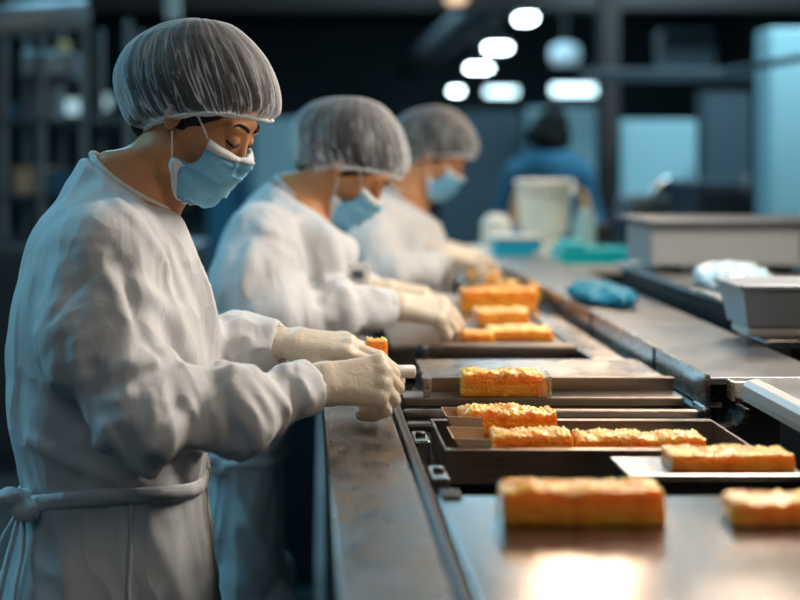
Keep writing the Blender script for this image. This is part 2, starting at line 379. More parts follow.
class Hand:
    def __init__(s, wrist, X, Z, left, pose, thumb, scale=1.):
        s.o = np.array(wrist, float); X = np.array(X, float); X /= np.linalg.norm(X); Z = np.array(Z, float); Z -= X*Z.dot(X); Z /= np.linalg.norm(Z)
        Y = np.cross(Z, X)*(-1 if left else 1); s.M = np.stack([X, Y, Z], 1); s.k = scale; s.chains = []
        base = [(.088, .027, .001), (.091, .007, .004), (.087, -.012, .002), (.079, -.029, -.003)]
        lens = [(.044, .026, .022), (.049, .029, .023), (.045, .027, .022), (.036, .021, .020)]
        for (b, l, p, r) in zip(base, lens, pose, (.0098, .0102, .0097, .0085)):
            pts = [np.array(b)]; a = 0; sp = math.radians(p[3])
            for j in range(3):
                a += math.radians(p[j]); d = np.array([math.cos(a)*math.cos(sp), math.cos(a)*math.sin(sp), -math.sin(a)]); pts.append(pts[-1]+l[j]*d)
            s.chains.append((pts, [r*1.05, r, r*.92, r*.80]))
        s.th = [np.array(q) for q in thumb]
    def world(s, q): return s.o+s.M@(np.array(q, float)*s.k)
    def tips(s): return [s.world(c[0][-1]) for c in s.chains]+[s.world(s.th[-1])]
    def sdf(s, Q, infl=0.):
        L = (Q-s.o)@s.M/s.k
        f = smin(rcone(L, (-.075, .011, 0), (.0, .010, 0), .022, .019), rcone(L, (-.075, -.011, 0), (.0, -.010, 0), .021, .018), .012)
        for (pts, rs), k in zip(s.chains, range(4)):
            q = pts[0]
            f = smin(f, rcone(L, (.012, q[1]*.55, 0), q, .0155, .0115), .014)
            fg = rcone(L, pts[0], pts[1], rs[0], rs[1])
            fg = smin(fg, rcone(L, pts[1], pts[2], rs[1]*1.03, rs[2]), .004)
            fg = smin(fg, rcone(L, pts[2], pts[3], rs[2]*1.02, rs[3]), .004)
            fg = smin(fg, ell(L, q+np.array([-.002, 0, .003]), (.013, .0105, .011)), .006)
            f = smin(f, fg, .005)
        t = s.th
        f = smin(f, rcone(L, t[0], t[1], .0165, .0125), .014)
        f = smin(f, rcone(L, t[1], t[2], .0118, .0105), .005); f = smin(f, rcone(L, t[2], t[3], .0108, .0085), .004)
        return (f-infl)*s.k
TH_FIST = [(.022, .018, -.012), (.052, .040, -.030), (.080, .034, -.046), (.104, .022, -.054)]
TH_OPEN = [(.022, .020, -.010), (.056, .046, -.022), (.086, .048, -.034), (.110, .042, -.044)]
def polyarc(pts, n):
    pts = np.array(pts, float); t = np.linspace(0, len(pts)-1, n); out = []
    for u in t:
        i = min(int(u), len(pts)-2); f = u-i; g = lambda k: pts[min(max(k, 0), len(pts)-1)]
        p0, p1, p2, p3 = g(i-1), g(i), g(i+1), g(i+2)
        out.append(.5*((2*p1)+(-p0+p2)*f+(2*p0-5*p1+4*p2-p3)*f*f+(-p0+3*p1-3*p2+p3)*f**3))
    return np.array(out)
HEADSHAPE = {}
def make_person(S):
    dc = S['d']; R = rot(*S['head_rot']); hs = S['head_scale']; ho = P(*S['head'])
    tol = lambda q: ho+hs*(R@np.array(q, float))            # head-local -> world
    def sight(px, py, y0):                                  # head-local point seen at a sighting, on local plane y = y0
        e = P(px, py, 1.); cam = V(0, 0, H); dv = e-cam; a = R.T@(cam-ho)/hs; b = R.T@dv/hs
        return a+b*(y0-a[1])/b[1] if False else None
    root_x = P(*S['root'], dc)[0]
    root = thing('person', S['label'], 'person', (root_x, dc, 0))
    fine = S['fine']
    # --- torso rings
    rings = sorted([(P(0, r[0], dc)[2], P(r[1], r[0], dc)[0], P(r[2], r[0], dc)[0], r[3]) for r in S['rings']])
    rz = np.array([r[0] for r in rings]); rx0 = np.array([r[1] for r in rings]); rx1 = np.array([r[2] for r in rings]); rw = np.array([r[3] for r in rings])
    zz = np.linspace(rz[0], rz[-1], 160)
    def sm(a):
        b = np.interp(zz, rz, a); k = np.ones(7)/7; return np.convolve(np.pad(b, 3, 'edge'), k, 'valid')
    gx0, gx1, gw = sm(rx0), sm(rx1), sm(rw)
    zlo, zhi = rz[0], rz[-1]
    cb = P(*S['collar'][0], dc); cf = P(*S['collar'][1], dc); cc = (cb+cf)/2; cu = (cf-cb)/2; ru = np.linalg.norm(cu); cu = cu/ru
    cn = np.cross(cu, V(0, 1, 0)); cn = cn*(1 if cn[2] > 0 else -1)
    cw = S['collar_w']
    def torso(Q, sc=1., inset=0.):
        z = Q[:, 2]; a = np.interp(z, zz, gx0); b = np.interp(z, zz, gx1); w = np.interp(z, zz, gw)
        cx = (a+b)/2; rx = (b-a)/2*sc-inset; ry = w*sc-inset; rx = np.maximum(rx, .01); ry = np.maximum(ry, .01)
        q = 2.3; k = (np.abs((Q[:, 0]-cx)/rx)**q+np.abs((Q[:, 1]-dc)/ry)**q)**(1/q)
        f = (k-1)*np.minimum(rx, ry)
        return smax(smax(f, z-zhi, .02), zlo-z, .01)
    arms = {}
    for side in ('R', 'L'):
        A = S['arm'+side]; arms[side] = [P(*q[:3]) for q in A]
    def chain(Q, pts, rad, k=.03):
        f = None
        for i in range(len(pts)-1):
            g = rcone(Q, pts[i], pts[i+1], rad[i], rad[i+1]); f = g if f is None else smin(f, g, k)
        return f
    def arm_noise(Q, pts, seed):
        out = 0
        for i in range(len(pts)-1):
            a, b = pts[i], pts[i+1]; t = (b-a)/np.linalg.norm(b-a); s = (Q-a)@t; l = np.linalg.norm(b-a)
            rd = Q-a-s[:, None]*t
            w = np.clip(1-np.maximum(np.maximum(-s, s-l), 0)/.06, 0, 1)
            q = np.concatenate([(s*16)[:, None], rd*9], 1)[:, :3]+seed
            q[:, 0] += 1.3*vn(Q*9+seed)
            q2 = np.concatenate([(s*34)[:, None], rd*11], 1)[:, :3]+seed+5; q2[:, 0] += 1.6*vn(Q*13+seed)
            out = np.maximum(out, w*(ridge(q)*.75+ridge(q2)*.4))
        return out
    hands = {}
    for side in ('R', 'L'):
        hsd = S['hand'+side]; hands[side] = Hand(P(*hsd['at']), hsd['X'], hsd['Z'], side == 'L', hsd['pose'], hsd['thumb'], hsd.get('k', 1.))
    SR = S['sleeve_r']
    cr_list = []
    def vfold(Q, f_, sd):                                    # crisp valleys between broad facets
        rs = np.random.RandomState(int(sd*10)); out = 0
        for k in range(3):
            d_ = rs.normal(size=3); d_ /= np.linalg.norm(d_)
            out = out+np.abs(np.sin((Q@d_)*f_*(1+.35*k)+3.4*vn(Q*(f_*.16)+sd+k*5)))
        return out/3
    def gown(Q):
        t = torso(Q)
        t = smax(t, (Q-cc)@cn, .008)
        n = ridge(np.stack([Q[:, 0]*5+Q[:, 2]*4, Q[:, 1]*5, Q[:, 2]*2.2-Q[:, 0]*2], 1)+3.1)
        n2 = ridge(np.stack([Q[:, 0]*13+Q[:, 2]*5, Q[:, 1]*12, Q[:, 2]*4], 1)+8.2)
        t = t-.013*n-.005*n2-.011*(vfold(Q*V(1, 1, .55), 26, S['seed'])-.6)+.012
        wb = S.get('waist')
        if wb is not None:
            zb = P(0, wb, dc)[2]; t = t+.004*np.exp(-((Q[:, 2]-zb)/.02)**2)
        f = t
        for side, sd in (('R', 2.), ('L', 7.7)):
            sh = np.linalg.norm(Q-arms[side][0], axis=1); wr_ = np.linalg.norm(Q-arms[side][-1], axis=1); wn = np.clip((sh-.10)/.18, .35, 1)*np.clip((wr_-.015)/.07, .15, 1)
            a = chain(Q, arms[side], SR, .035)-S.get('crumple', .020)*(arm_noise(Q, arms[side], sd)-.5)*wn-.016*(vfold(Q, 30, sd)-.62)*wn-.007*(vfold(Q, 75, sd+1)-.62)*np.clip(wn*1.6-.8, 0, 1)
            ep = arms[side][-1]; eb = ep-arms[side][-2]; eb = eb/np.linalg.norm(eb); er_ = SR[-1]
            a = smax(a, (Q-ep)@eb-.004+.012*vn(Q*45), .004)
            a = smax(a, -rcone(Q, ep-eb*.03, ep+eb*.05, er_*.72, er_*.86), .004)
            f = smin(f, a, .022)
        for (pp, r, amp) in cr_list:
            e = 0
            for a, b in zip(pp[:-1], pp[1:]): e = np.maximum(e, crease(Q, a, b, r))
            f = f-amp*e
        L = np.stack([(Q-cc)@cu/(ru*.93), (Q[:, 1]-dc)/(cw*.93), (Q-cc)@cn/.05], 1)
        f = smax(f, -(np.linalg.norm(L, axis=1)-1)*.045, .006)
        return f
    allx = np.concatenate([rx0, rx1, [q[0] for s in arms.values() for q in s]]); ally = [q[1] for s in arms.values() for q in s]+[dc-.22, dc+.22]
    st = S['gown_res']
    found = []                                               # lay the fold lines on the cloth as sighted
    for (path, r, amp) in S.get('creases', []):
        pp = []
        for (px, py) in polyarc([(a_, b_) for a_, b_ in path], 4*len(path)):
            cam0 = V(0, 0, H); dv = P(px, py, 1.)-cam0; ts = np.linspace(dc-.5, dc+.2, 500); q = cam0+ts[:, None]*dv; h_ = gown(q) < 0
            if h_.any(): pp.append(q[np.argmax(h_)])
        if len(pp) > 1: found.append((pp, r, amp))
    cr_list.extend(found)
    v, fc = sdf_mesh(gown, axis_pts(min(allx)-.1, max(allx)+.1, st), axis_pts(min(ally)-.11, max(ally)+.11, st), axis_pts(zlo-.04, zhi+.05, st), .04)
    v = relax(v, fc, 1, .25)
    mobj('gown', v, fc, M['gown'], root)
    # --- collar binding
    pts = [cc+cu*ru*math.cos(a)+V(0, 1, 0)*cw*math.sin(a)+cn*(.004+.004*math.cos(2*a)) for a in np.linspace(0, 2*PI, 41)]
    MB().tube(pts, .0055, 8).build('collar', M['gown'], root, True)
    # --- body: one continuous surface
    nb, nt_ = S['neck']; nb = P(*nb); nt2 = tol((-.022, 0, -.045))
    legs = S['legs']; xc = P(*S['root'], dc)[0]
    zhip = zlo+.18
    def body(Q):
        f = head_sdf((Q-ho)@R/hs)*hs
        f = smin(f, chain(Q, [nb, nt2], [nt_*1.08, nt_*.95]), .03)
        f = smin(f, torso(Q, .86, .012)+0*f, .03)
        f = smax(f, torso(Q, .9, .010) if False else f, .001)
        for side in ('R', 'L'):
            p = arms[side]; f = smin(f, chain(Q, p, [.040, .036, .032, .026, .020][:len(p)]), .025)
            hh = hands[side]; f = smin(f, smax(hh.sdf(Q, -.0040), -.025-(Q-hh.o)@hh.M[:, 0], .005), .01)
        for y in (-.095, .095):
            f = smin(f, chain(Q, [V(xc, dc+y, zhip), V(xc+.02, dc+y, .46), V(xc-.01, dc+y, .08)], [.075, .052, .036]), .03)
            f = smin(f, rcone(Q, V(xc-.02, dc+y, .05), V(xc+.12, dc+y, .04), .035, .03), .02)
        return f
    hx, hz, hy = ho[0], ho[2], ho[1]
    def graded(lo, hi, c0, c1, f_, c_):
        out = [lo]
        while out[-1] < hi: out.append(out[-1]+(f_ if c0 <= out[-1] <= c1 else c_))
        return np.array(out)
    xmax = max(max(t[0] for h in hands.values() for t in h.tips())+.03, hx+.16)
    xs = graded(min(min(rx0), hx-.14)-.02, xmax, hx-.15, hx+.16, S['head_res'], .0065)
    ys = graded(min(ally)-.08, max(ally)+.10, hy-.11, hy+.11, S['head_res'], .0065)
    zs = graded(-.0, hz+.18, hz-.15, hz+.18, S['head_res'], .0075)
    v, fc = sdf_mesh(body, xs, ys, zs, .02)
    mobj('body', v, fc, M['skin'], root)
    # --- trousers, boots (below the gown)
    for y in (-.095, .095):
        w, q = sdf_mesh(lambda Q: chain(Q, [V(xc, dc+y, zhip-.02), V(xc+.02, dc+y, .46), V(xc-.01, dc+y, .16)], [.092, .075, .07])-.006*ridge(Q*V(8, 8, 14)),
                        axis_pts(xc-.15, xc+.17, .012), axis_pts(dc+y-.13, dc+y+.13, .012), axis_pts(.06, zhip+.1, .014))
        mobj('trouser_leg', w, q, M['trouser'], root)
        w, q = sdf_mesh(lambda Q: smax(smin(chain(Q, [V(xc-.01, dc+y, .26), V(xc-.01, dc+y, .07)], [.058, .05]), rcone(Q, V(xc-.03, dc+y, .05), V(xc+.14, dc+y, .04), .05, .044), .03), .004-Q[:, 2], .006),
                        axis_pts(xc-.12, xc+.22, .010), axis_pts(dc+y-.09, dc+y+.09, .010), axis_pts(-.01, .34, .010))
        mobj('boot', w, q, M['boot'], root)
    # --- gloves
    for side in ('R', 'L'):
        h = hands[side]; c0 = h.world((-.045, 0, 0)); ax = h.M[:, 0]
        def glove(Q, h=h):
            L = (Q-h.o)@h.M/h.k
            f = h.sdf(Q, .0012)
            w = np.clip((L[:, 0]+.055)/.03, 0, 1)
            n = ridge(np.stack([L[:, 0]*85, L[:, 1]*10, L[:, 2]*10], 1)+.5*vn(Q*30)[:, None])
            f = f-.0020*n*np.clip(1.1-np.abs(L[:, 0]+.012)/.035, .10, 1)
            f = smax(f, (-.058-L[:, 0])*h.k, .002)
            rr = np.sqrt((L[:, 1]/1.55)**2+L[:, 2]**2)
            ring = np.sqrt((rr-.0215)**2+(L[:, 0]+.052)**2)-.003
            return smin(f, ring*h.k, .003)
        q = np.array([h.world((-.075, 0, 0)), h.world((0, 0, 0))]+[h.world(p) for c in h.chains for p in c[0]]+[h.world(p) for p in h.th])
        lo, hi = q.min(0)-.04, q.max(0)+.035; st2 = S['hand_res']
        w, fcs = sdf_mesh(glove, axis_pts(lo[0], hi[0], st2), axis_pts(lo[1], hi[1], st2), axis_pts(lo[2], hi[2], st2), .008)
        mobj('glove', w, fcs, M['glove'], root)
    # --- hair
    def hair(Q):
        L = (Q-ho)@R/hs
        f = smin(ell(L, (-.020, 0, .056), (.112, .086, .104)), ell(L, (-.110, 0, .05), (.05, .06, .055)), .03)
        f = smin(f, ell(L, (-.080, 0, -.030), (.030, .050, .036)), .025)
        f = smax(f, (L-V(.080, 0, .062))@V(.75, 0, -.66), .01)
        f = smax(f, -.062-L[:, 2]+.35*(L[:, 0]+.06), .01)
        return (f-.003*ridge(np.stack([L[:, 0]*20, L[:, 1]*60, L[:, 2]*60], 1)))*hs
    r_ = .0045 if fine else .008
    c = tol((-.03, 0, .04))
    w, q = sdf_mesh(hair, axis_pts(c[0]-.19, c[0]+.17, r_), axis_pts(c[1]-.13, c[1]+.13, r_), axis_pts(c[2]-.17, c[2]+.17, r_), .015)
    mobj('hair', w, q, M['hair'], root)
    # --- bouffant net
    bk = polyarc(HN['back'], 40); fr = polyarc(HN['front'], 40); wd = np.interp(np.linspace(0, 1, 40), [0, .12, .4, .65, .85, .95, 1], [.083, .098, .110, .098, .066, .035, 0.0])
    nA = 150 if fine else 90; VV = []; UV = []
    for i in range(40):
        c = (bk[i]+fr[i])/2; hv = (fr[i]-bk[i])/2; t = i/39
        for k in range(nA):
            a = 2*PI*k/nA; ca, sa = math.cos(a), math.sin(a)
            p = c+hv*ca+V(0, 1, 0)*wd[i]*sa
            p = p+V(0, 0, 1)*HN['lift']*(sa*sa)*(1-t)**3
            VV.append(p); UV.append((a/(2*PI), t))
    VV = np.array(VV); UVa = np.array(UV)
    ang = UVa[:, 0]*2*PI
    cen = V(-.01, 0, .06); out = VV-cen; out /= np.linalg.norm(out, axis=1)[:, None]
    pl = ridge(np.stack([np.cos(ang)*9, np.sin(ang)*9, UVa[:, 1]*1.5], 1)+S['seed'])+.5*ridge(np.stack([np.cos(ang)*18, np.sin(ang)*18, UVa[:, 1]*2.5], 1)+S['seed']+4)
    VV = VV+out*((pl-.8)*(.0060*(1-UVa[:, 1])**.7*np.clip(UVa[:, 1]*10, 0.2, 1)))[:, None]
    W = np.array([tol(p) for p in VV]); F_ = [[i*nA+k, i*nA+(k+1) % nA, (i+1)*nA+(k+1) % nA, (i+1)*nA+k] for i in range(39) for k in range(nA)]
    no = mobj('hair_net', W, F_, M['net'], root)
    ul = no.data.uv_layers.new(name='UVMap')
    for poly in no.data.polygons:
        us = [UV[no.data.loops[l].vertex_index] for l in poly.loop_indices]; wrap = max(u[0] for u in us)-min(u[0] for u in us) > .5
        for l, u in zip(poly.loop_indices, us): ul.data[l].uv = (u[0]+(1 if wrap and u[0] < .5 else 0), u[1])
    rimp = [W[k % nA]+0 for k in range(0, nA+1, 3)]
    MB().tube(rimp, [.0034+.0012*math.sin(i*2.1) for i in range(len(rimp))], 6).build('elastic_band', M['maskedge'], no, True)
    # --- mask
    nu, nv = 44, 26; MV = []
    cl = polyarc(MK['centre'], nv); sl = polyarc(MK['side'], nv)
    for j in range(nv):
        for i in range(nu):
            u = -1+2*i/(nu-1); au = abs(u); e = 1-math.cos(au*PI/2)
            p = cl[j]*(1-e)+sl[j]*e; p = V(p[0], 0, p[2]*1.0)
            ylim = abs(sl[j][1]); p[1] = math.copysign(ylim*math.sin(au*PI/2)**1.0, u)
            MV.append(p)
    MV = np.array(MV)
    for _ in range(14):
        if _ < 11:                                           # stretch the sheet smooth between pushes
            Gm = MV.reshape(nv, nu, 3).copy(); Gm[1:-1, 1:-1] = .4*Gm[1:-1, 1:-1]+.15*(Gm[:-2, 1:-1]+Gm[2:, 1:-1]+Gm[1:-1, :-2]+Gm[1:-1, 2:]); MV = Gm.reshape(-1, 3)                                       # keep it clear of the face
        h0 = head_sdf(MV); g = np.stack([head_sdf(MV+d)-h0 for d in np.eye(3)*.001], 1); g /= np.linalg.norm(g, axis=1)[:, None]+1e-9
        MV = MV+g*np.maximum(.0045-h0, 0)[:, None]
    jj = np.repeat(np.arange(nv), nu)/(nv-1); uu = np.tile(np.linspace(-1, 1, nu), nv)
    ph = jj*4+.12*vn(np.stack([uu*4, jj*2, jj*0], 1)+S['seed'])
    pleat = np.clip((ph % 1)/.8, 0, 1)*(1-np.clip(((ph % 1)-.8)/.2, 0, 1))
    wr = ridge(np.stack([uu*3.2+jj*1.4, jj*7-uu*3, jj*0+S['seed']], 1))
    MV = MV+g*(.0050*pleat+.006*wr*np.clip(1.5-np.abs(uu), 0, 1))[:, None]
    MW = np.array([tol(p) for p in MV]); MF = [[j*nu+i, j*nu+i+1, (j+1)*nu+i+1, (j+1)*nu+i] for j in range(nv-1) for i in range(nu-1)]
    mk = mobj('face_mask', MW, MF, M['mask'], root)
    so = mk.modifiers.new('thick', 'SOLIDIFY'); so.thickness = .0012; so.offset = 1
    G = MW.reshape(nv, nu, 3); GG = (g@R.T).reshape(nv, nu, 3)
    def strip(a, b):                                         # a flat welt between two rows of points
        n = len(a); s_ = mobj('mask_welt', np.concatenate([a, b]), [[i, i+1, n+i+1, n+i] for i in range(n-1)], M['maskedge'], mk)
        z_ = s_.modifiers.new('thick', 'SOLIDIFY'); z_.thickness = .002; z_.offset = 0
    of = .0022
    strip(G[0, :]+GG[0, :]*of, G[3, :]+GG[3, :]*of); strip(G[-1, :]+GG[-1]*of, G[-2, :]+GG[-2]*of)
    for e, b in ((0, 3), (nu-1, nu-4)):
        j0 = int(nv*.50); strip(G[j0:, e]+GG[j0:, e]*of, G[j0:, b]+GG[j0:, b]*of)
        sg = -1 if e == 0 else 1
        for lp in MK['loops']:
            MB().tube([tol((q[0], sg*abs(q[1]), q[2])) for q in polyarc(lp, 9)], .0014, 6).build('ear_loop', M['maskedge'], mk, True)
    # --- brows and lashes
    def on_face(y, z):
        x = np.linspace(.13, .0, 260); q = np.stack([x, x*0+y, x*0+z], 1); h = head_sdf(q); i = np.argmax(h < 0); p = V(x[i], y, z); gr = np.array([head_sdf((p+e)[None])[0]-head_sdf(p[None])[0] for e in np.eye(3)*.001]); gr /= np.linalg.norm(gr); return p+gr*.0010
    for sg in (-1, 1):
        br = [on_face(sg*y, z) for (y, z) in ((.012, .0275), (.020, .0310), (.030, .0340), (.039, .0345), (.047, .0310))]
        MB().tube([tol(q) for q in polyarc(br, 14)], list(np.interp(np.linspace(0, 1, 14), [0, .2, .6, 1], [.0020, .0032, .0026, .0009])), 8).build('eyebrow', M['hair'], root, True)
        ls = [on_face(sg*y, z) for (y, z) in ((.0165, .004), (.022, .0010), (.029, -.0002), (.036, .0010), (.043, .0055))]
        MB().tube([tol(q) for q in polyarc(ls, 14)], list(np.interp(np.linspace(0, 1, 14), [0, .3, .8, 1], [.0010, .0019, .0022, .0012])), 6).build('eyelash', M['hair'], root, True)
    if not S.get('apron'): return root, hands, torso
    # --- apron skirt tie at the waist
    ap = S['apron']
    def waist_ring(py0, py1, off, n=64):
        out = []
        for k in range(n+1):
            a = 2*PI*k/n; t = .5+.5*math.cos(a); z = P(0, py0*(1-t)+py1*t, dc)[2]+ap.get('lift', .02)*math.sin(a)**2
            x0, x1, w = np.interp(z, zz, gx0), np.interp(z, zz, gx1), np.interp(z, zz, gw)
            q = 2/2.3; cx, rx = (x0+x1)/2, (x1-x0)/2+off-.013*max(0, math.cos(a))**2; ry = w+off
            out.append(V(cx+rx*math.copysign(abs(math.cos(a))**q, math.cos(a)), dc+ry*math.copysign(abs(math.sin(a))**q, math.sin(a)), z))
        return np.array(out)
    a, b = waist_ring(ap['top'][0], ap['top'][1], .006), waist_ring(ap['bot'][0], ap['bot'][1], .006)
    mid = (a+b)/2; bell = np.array([0, .8, 1, .8, 0]); rows = []
    cen2 = mid.mean(0)
    for i, t in enumerate(np.linspace(0, 1, 7)):
        q = a*(1-t)+b*t; o2 = q-cen2; o2[:, 2] = 0; o2 /= np.linalg.norm(o2, axis=1)[:, None]
        rows.append(q+o2*(.004*math.sin(t*PI)+.003*vn(np.stack([q[:, 0]*30+t*9, q[:, 1]*14, q[:, 0]*0+t*6], 1))[:, None]))
    VV = np.concatenate(rows); n = len(a)
    bo = mobj('apron_tie', VV, [[i*n+k, i*n+k+1, (i+1)*n+k+1, (i+1)*n+k] for i in range(6) for k in range(n-1)], M['gown'], root)
    z_ = bo.modifiers.new('thick', 'SOLIDIFY'); z_.thickness = .003
    # skirt panel below the tie
    rows = []; pys = np.linspace((ap['bot'][0]+ap['bot'][1])/2-4, S['rings'][-1][0]-10, 60)
    for py in pys:
        q = waist_ring(py+(ap['bot'][0]-ap['bot'][1])/2*max(0, 1-(py-pys[0])/90), py-(ap['bot'][0]-ap['bot'][1])/2*max(0, 1-(py-pys[0])/90), -.002, 120); o2 = q-cen2; o2[:, 2] = 0; o2 /= np.linalg.norm(o2, axis=1)[:, None]
        amp = min(1, (py-pys[0])/60)
        s1 = ridge(np.stack([q[:, 0]*16+q[:, 2]*5, q[:, 1]*16, q[:, 2]*4], 1)+S['seed']); s2 = ridge(np.stack([q[:, 0]*26, q[:, 1]*26, q[:, 2]*16+q[:, 0]*10], 1)+S['seed']+2)
        rows.append(q+o2*((.012*s1*(.4+.6*amp)+.005*s2+.002))[:, None])
    n = 121; VV = np.concatenate(rows)
    sk = mobj('apron', VV, [[i*n+k, i*n+k+1, (i+1)*n+k+1, (i+1)*n+k] for i in range(59) for k in range(n-1)], M['apron'], root)
    z_ = sk.modifiers.new('thick', 'SOLIDIFY'); z_.thickness = .002
    if ap.get('seam'):                                       # raised front seam
        px = ap['seam']; pts = []
        for i, py in enumerate(pys):
            r_i = rows[i]; xw = P(px, py, dc-.14)[0]; k = np.argmin(np.abs(r_i[:, 0]-xw)+(r_i[:, 1] > dc)*9); pts.append(r_i[k]+V(0, -.002, 0))
        kk = np.ones(5)/5; pts = np.array(pts); pts = np.stack([np.convolve(np.pad(pts[:, c], 2, 'edge'), kk, 'valid') for c in range(3)], 1)
        MB().tube(pts[::3], .0035, 6).build('seam', M['apron'], sk, True)
    # knot and strings at the back
    kz = waist_ring(ap['top'][0], ap['top'][1], .012)[39]; kz = kz+V(.004, -.010, -.002)
    w, q = sdf_mesh(lambda Q: smin(smin(ell(Q, kz, (.02, .022, .016)), ell(Q, kz+V(-.012, -.02, .012), (.017, .016, .010)), .006), ell(Q, kz+V(.012, -.025, -.008), (.018, .014, .011)), .006)-.004*ridge(Q*50),
                    axis_pts(kz[0]-.05, kz[0]+.05, .004), axis_pts(kz[1]-.06, kz[1]+.05, .004), axis_pts(kz[2]-.04, kz[2]+.04, .004), .02)
    mobj('knot', w, q, M['gown'], bo)
    for (dx, ln, dy) in ((-.012, .24, -.02), (-.022, .15, -.01), (.006, .2, -.035)):
        pts = [kz+V(dx*min(1, t*3)-.02*t*(1 if dx < 0 else .2)+.004*math.sin(t*7), dy*min(1, t*2), -ln*t) for t in np.linspace(0, 1, 14)]
        MB().tube(pts, [.0032]*13+[.002], 6).build('string', M['gown'], bo, True)
    return root, hands, torso
# ------------------------------------------------------------------ the three workers
W1H = dict(rot=(-20, 27, 0), head=(199, 123, 1.72), s=.955)
def sight1(px, py, y0):                     # a sighting of the first worker's head -> head-local, on the local plane y = y0
    R = rot(*W1H['rot']); ho = P(*W1H['head']); cam = V(0, 0, H); dv = P(px, py, 1.)-cam
    a = R.T@(cam-ho)/W1H['s']; b = R.T@dv/W1H['s']; return a+b*(y0-a[1])/b[1]
s1 = lambda L, y0=0.: [sight1(a, b, y0) for (a, b) in L]
HN = dict(back=s1([(147, 134), (133, 124), (123, 98), (122, 72), (136, 46), (164, 28), (203, 19)]),
          front=s1([(269, 121), (277, 108), (276, 88), (265, 60), (247, 38), (228, 24), (203, 19)]), lift=.020)
mside = [(210, 138, -.062), (203, 155, -.068), (190, 163, -.070), (172, 157, -.072), (173, 178, -.066), (178, 198, -.056)]
MK = dict(centre=[V(.092, 0, -.014), V(.102, 0, -.034), V(.096, 0, -.062), V(.082, 0, -.092), V(.056, 0, -.112)], side=[sight1(*q) for q in mside],
          loops=[[sight1(208, 140, -.064), sight1(203, 127, -.076), sight1(196, 112, -.082)], [sight1(172, 158, -.074), sight1(172, 146, -.082), sight1(172, 131, -.086)]])
FIST = [(58, 62, 35, 4), (62, 66, 38, 1), (66, 68, 38, -3), (70, 66, 38, -7)]
CURL = [(16, 20, 14, 3), (18, 24, 16, 0), (22, 28, 18, -4), (28, 30, 20, -8)]
CUP = [(42, 38, 24, 3), (46, 42, 26, 0), (50, 44, 26, -4), (54, 44, 26, -8)]
spec1 = dict(label='nearest person in white gown and hair net, holding a white scraper over the counter',
    d=1.72, root=(120, 600), head=(199, 123, 1.72), head_rot=(-20, 27, 0), head_scale=.955, fine=True, seed=1.3,
    head_res=.0026, gown_res=.0058, hand_res=.0021,
    rings=[(150, 84, 176, .062), (172, 74, 176, .070), (187, 66, 176, .083), (200, 58, 177, .120), (215, 46, 180, .158), (232, 35, 186, .182), (255, 29, 194, .192), (300, 19, 212, .190),
           (340, 15, 219, .182), (400, 16, 217, .170), (450, 24, 211, .158), (488, 28, 208, .150), (520, 23, 210, .160), (560, 16, 213, .172), (600, 4, 217, .182), (760, -12, 228, .20)],
    collar=((90, 158), (174, 214)), collar_w=.070, neck=((139, 212, 1.72), .056), legs=None,
    armR=[(104, 250, 1.575), (96, 335, 1.545), (142, 412, 1.50), (232, 412, 1.54), (314, 386, 1.612)],
    armL=[(125, 245, 1.87), (140, 330, 1.92), (180, 388, 1.90), (240, 354, 1.825), (284, 345, 1.80)],
    sleeve_r=[.074, .077, .066, .055, .039],
    handR=dict(at=(322, 384, 1.617), X=(1, .08, .06), Z=(0, -.74, .67), pose=FIST, thumb=TH_FIST, k=1.0),
    handL=dict(at=(294, 344, 1.792), X=(1, -.14, -.04), Z=(.1, -.35, 1), pose=CURL, thumb=TH_OPEN, k=1.0),
    waist=486, apron=dict(top=(485, 469), bot=(499, 484), seam=132, lift=.030),
    creases=[([(49, 321), (81, 281), (118, 259)], .006, -.009), ([(125, 264), (135, 315), (159, 359)], .008, -.013), ([(101, 264), (117, 291), (128, 320)], .008, .007),
             ([(135, 285), (172, 320), (187, 352)], .014, .012), ([(170, 262), (182, 298)], .009, -.012), ([(118, 202), (148, 235), (168, 268)], .012, .009), ([(146, 216), (170, 262)], .008, -.008),
             ([(115, 366), (159, 360)], .010, .013), ([(138, 384), (176, 359)], .009, -.013), ([(162, 446), (189, 408)], .010, .011), ([(150, 440), (178, 405)], .008, -.010), ([(200, 450), (225, 385)], .010, .010),
             ([(252, 367), (287, 408)], .008, .009), ([(243, 374), (272, 424)], .008, -.010), ([(284, 366), (312, 400)], .007, .008), ([(292, 372), (300, 425)], .007, -.007), ([(220, 384), (236, 440)], .010, -.010),
             ([(60, 340), (72, 410), (110, 452)], .012, -.008), ([(30, 440), (90, 470), (130, 482)], .010, .008), ([(182, 262), (204, 263), (212, 300)], .004, .005), ([(105, 425), (140, 480)], .010, .010)])
r1, h1, t1 = make_person(spec1)
